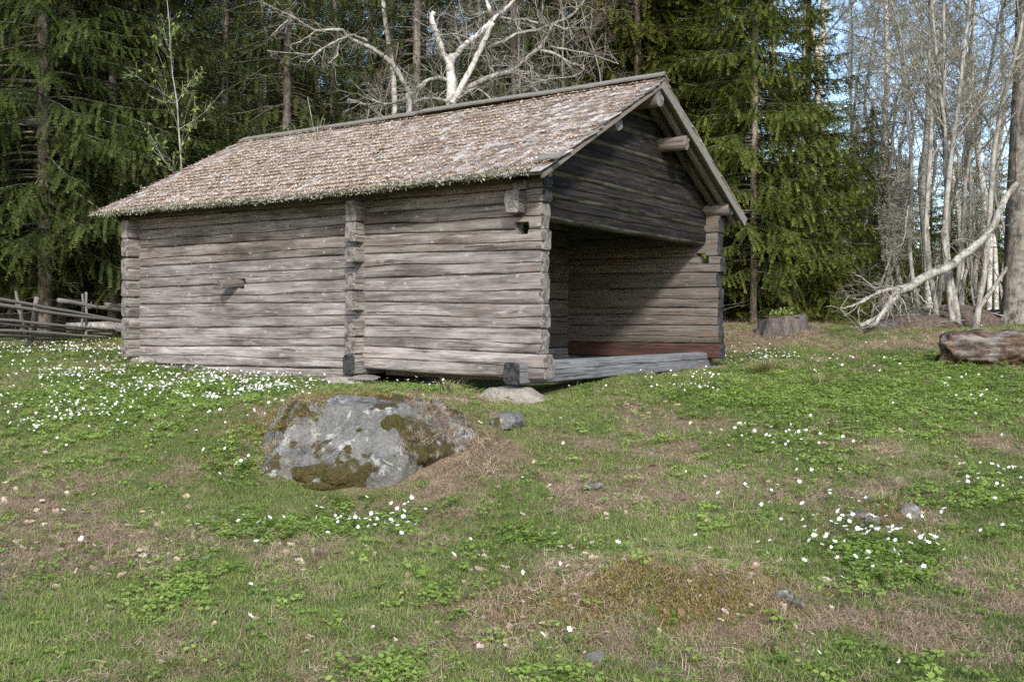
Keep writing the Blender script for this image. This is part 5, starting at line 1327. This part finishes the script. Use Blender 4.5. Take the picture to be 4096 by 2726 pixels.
# golden moss on the mound and around the boulder
c1 = at(2680, 2440, 5.6); q = r.normal(0, 1, (16000, 2)) * np.array([.40, .26]) + c1[:2]
c2 = at(3560, 2050, 7.2); q = np.concatenate([q, r.normal(0, 1, (700, 2)) * .16 + c2[:2], r.normal(0, 1, (3500, 2)) * np.array([.62, .38]) + np.array([bl_loc[0] - .25, bl_loc[1] + .30])])
Pm = np.stack([q[:, 0], q[:, 1], ground_z(q[:, 0], q[:, 1])], -1); zl, on = rock_lift(Pm); Pm[:, 2] = zl
keep = (fbm(Pm[:, 0] * 3, Pm[:, 1] * 3, 91) + r.normal(0, .08, len(Pm)) > .44) & (~on | (Pm[:, 0] < bl_loc[0] - .35) | (Pm[:, 1] > bl_loc[1] + .12)); Pm = Pm[keep]; n = len(Pm)
scatter('golden_moss', gold_v, Pm, rotz(r, n, .3), r.uniform(.6, 1.4, n), r.random(n), label='golden brown moss over the hummocks and boulder back', cat='moss')

# fallen leaves: three hundred nearest as things, the rest as litter
M['fallen'] = leafmat('fallen_leaf', (.19, .115, .075), (.42, .31, .235), (.60, .52, .45), .15, .75)
m = NB('fallen_leaf_single', .75, .2); m.color(m.ramp(m.n('ObjectInfo').outputs['Random'], [(0, (.15, .085, .055)), (.5, (.31, .22, .165)), (.85, (.43, .34, .27)), (1, (.56, .48, .41))])); M['fallen_single'] = m.m
def dead_leaf(seed, mat):
    r = np.random.default_rng(seed); s = .026; k = 10; th = np.arange(k) * 2 * math.pi / k
    rad = s * (1 + .12 * r.normal(0, 1, k)) * np.where(np.cos(th) > .9, 1.35, 1)
    cu = r.uniform(-.5, .9); V = [(0, 0, .004)]
    for t, q in zip(th, rad): x, y = q * math.cos(t), q * math.sin(t) * .8; V.append((x, y, .004 + cu * (y * y) / s * .9 + r.normal(0, .003) + .25 * cu * x * x / s))
    F = [[0, 1 + i, 1 + (i + 1) % k] for i in range(k)]
    return mesh_np('leaf', V, F, [mat], attr={'tint': np.full(k + 1, .5)})
P, r = field(15000, 803, power=1.6, dmax=20); P = P[outside_barn(P)]
dry, leaf, flow, px, py = cover(P[:, 0], P[:, 1], P[:, 2]); zl, on = rock_lift(P)
litter = _ell(px, py, [(2300, 2300, 420, 130, .9), (2200, 2500, 300, 140, 1.0), (2900, 2330, 330, 110, .9), (1800, 2550, 380, 150, .6), (400, 2150, 520, 150, .7), (700, 2350, 600, 200, .35), (3800, 1980, 200, 100, .4), (2350, 1950, 400, 120, .25)])
keep = (r.random(len(P)) < np.clip(litter * .55 + dry * .08 + .03, 0, 1)) & ~on; P = P[keep]; P[:, 2] += .012
P = P[np.argsort(P[:, 1])]
singles = [dead_leaf(850 + k, M['fallen_single']) for k in range(6)]
vis = to_pix(P); inview = (vis[0] > -20) & (vis[0] < 4116) & (vis[1] < 2740); idx = np.where(inview)[0][:300]
for i in idx:
    o_ = link('fallen_leaf', singles[int(r.integers(6))], None, tuple(P[i]), (r.normal(0, .4), r.normal(0, .4), r.uniform(0, 6.3)), (r.uniform(.5, .95),) * 3)
    tag(o_, 'pale curled dead leaf lying in the near grass', 'leaf', 'dead leaves on the near grass')
rest = np.setdiff1d(np.arange(len(P)), idx); n = len(rest)
scatter('fallen_leaves', [dead_leaf(860 + k, M['fallen']) for k in range(6)], P[rest], rotz(r, n, .4), r.uniform(.6, 1.2, n), r.random(n), label='dead brown leaves strewn over the farther meadow', cat='leaf litter')

# wood anemones: the largest three hundred as plants, the rest as one mass
m = NB('anemone_petal', .55, .3); m.color((.82, .82, .80)); m.translucent((.8, .8, .76), .25); M['petal'] = m.m
m = NB('anemone_centre', .8, .2); m.color((.45, .40, .06)); M['centre'] = m.m
m = NB('anemone_green', .6, .3); m.color((.10, .17, .03)); m.translucent((.12, .2, .03), .3); M['green'] = m.m
def blossom(seed, nod):
    r = np.random.default_rng(seed); V, F, mi = [], [], []; op = r.uniform(.15, .6)
    R_ = np.array(Matrix.Rotation(nod, 3, 'X'))
    for k in range(6):
        a = k * math.pi / 3 + r.normal(0, .06); d_ = np.array([math.cos(a), math.sin(a), op]); d_ = norm(d_); s_ = np.array([-math.sin(a), math.cos(a), 0]); L_ = .0195 * r.uniform(.9, 1.1); upv = np.cross(d_, s_)
        i = len(V); V += [np.zeros(3), d_ * L_ * .45 - s_ * L_ * .30, d_ * L_ * .8 - s_ * L_ * .26, d_ * L_ + upv * 0, d_ * L_ * .8 + s_ * L_ * .26, d_ * L_ * .45 + s_ * L_ * .30]; F += [[i, i + 1, i + 2, i + 3], [i, i + 3, i + 4, i + 5]]; mi += [0, 0]
    i = len(V); V += [np.array([.0045 * math.cos(t), .0045 * math.sin(t), .003]) for t in np.arange(6) * math.pi / 3] + [np.array([0, 0, .007])]; F += [[i + q, i + (q + 1) % 6, i + 6] for q in range(6)]; mi += [1] * 6
    return np.array(V) @ R_.T, F, mi
def stem_leaves(seed, h):
    r = np.random.default_rng(seed); V, F, T = [], [], []
    for a in (0, 2.1, 4.2): pass
    i = 0; V += [np.array([-.0013, 0, -.01]), np.array([.0013, 0, -.01]), np.array([.001, 0, h]), np.array([-.001, 0, h])]; F += [[0, 1, 2], [0, 2, 3]]; T += [0] * 4
    V += [np.array([0, -.0013, -.01]), np.array([0, .0013, -.01]), np.array([0, .001, h]), np.array([0, -.001, h])]; F += [[4, 5, 6], [4, 6, 7]]; T += [0] * 4
    for k in range(3):
        a = k * 2.09 + r.normal(0, .2); up = norm(np.array([r.normal(0, .2), r.normal(0, .2), 1])); d_ = np.array([math.cos(a), math.sin(a), 0]); d_ = norm(d_ - up * (d_ @ up)); lobed_leaf(V, F, T, np.array([0, 0, h * .62]), d_, up, .034 * r.uniform(.8, 1.2), r)
    return np.array(V), F
HS = .115
pl = []
for k in range(6):
    bv, bf, bmi = blossom(870 + k, [.2, .5, .9, 1.15, .7, .35][k]); sv, sf = stem_leaves(880 + k, HS)
    pl.append((mesh_np('blossom', bv, bf, [M['petal'], M['centre']], bmi), mesh_np('stem', sv, sf, [M['green']]),
               mesh_np('anemone', np.concatenate([bv + np.array([0, 0, HS]), sv]), bf + [[q + len(bv) for q in f] for f in sf], [M['petal'], M['centre'], M['green']], bmi + [2] * len(sf))))
P, r = field(42000, 804, power=1.0, dmax=19.5); P = P[outside_barn(P)]
dry, leaf, flow, px, py = cover(P[:, 0], P[:, 1], P[:, 2]); zl, on = rock_lift(P)
area = .5 * (4800 / FPX) * (19.5 ** 2 - 3.6 ** 2); dens = 42000 / area * (11.5 / P[:, 1])
keep = (r.random(len(P)) < np.clip(flow / dens, 0, 1)) & ~on; P = P[keep]
vis = to_pix(P); inview = (vis[0] > -10) & (vis[0] < 4106) & (vis[1] < 2790)
P = P[np.argsort(P[:, 1])]; vis = to_pix(P); inview = (vis[0] > -10) & (vis[0] < 4106) & (vis[1] < 2790)
idx = np.where(inview)[0][:300]
for i in idx:
    k = int(r.integers(6)); s = r.uniform(.7, 1.1)
    t = link('wood_anemone', pl[k][1], None, tuple(P[i]), (r.normal(0, .1), r.normal(0, .1), r.uniform(0, 6.3)), (s,) * 3)
    tag(t, 'white wood anemone flower in the near part of the meadow', 'flower', 'wood anemones of the near meadow')
    link('blossom', pl[k][0], t, (0, 0, HS))
rest = np.setdiff1d(np.arange(len(P)), idx); n = len(rest)
scatter('anemone_flowers', [q[2] for q in pl], P[rest], rotz(r, n, .15), r.uniform(.72, 1.05, n), r.random(n), label='drifts of white wood anemones before the barn', cat='flowers')
print('counts', len(idx), n, len(Pg), len(Ps), len(Ph))

# tussocks of long grass
m = NB('tussock_blade', .7, .2); c = m.ramp(m.attr('tint'), [(0, (.16, .17, .06)), (.5, (.30, .29, .13)), (1, (.46, .39, .24))]); m.color(c); m.translucent(c, .3); M['tussock'] = m.m
for k_, (px, d, h, n_, lab) in enumerate(((3065, 13.6, .34, 260, 'large pale grass tussock beside the barn corner'), (1790, 10.2, .24, 120, 'dry grass tuft above the boulder'), (3330, 9.9, .22, 90, 'pale grass tuft in the herb meadow'), (3560, 7.4, .18, 90, 'straw tuft on the dry hummock'), (3290, 12.2, .25, 110, 'thin grass tuft amid the green herbs'))):
    V, F, T = blades(n_, h, .0028, .05, .9, 950 + k_, .8); T = np.clip(T * .6 + np.repeat(np.random.default_rng(k_).random(n_), 5) * .5, 0, 1)
    tag(link('grass_tussock', mesh_np('grass_tussock', V, F, [M['tussock']], attr={'tint': T}), None, tuple(gp(px, d))), lab, 'grass tuft')
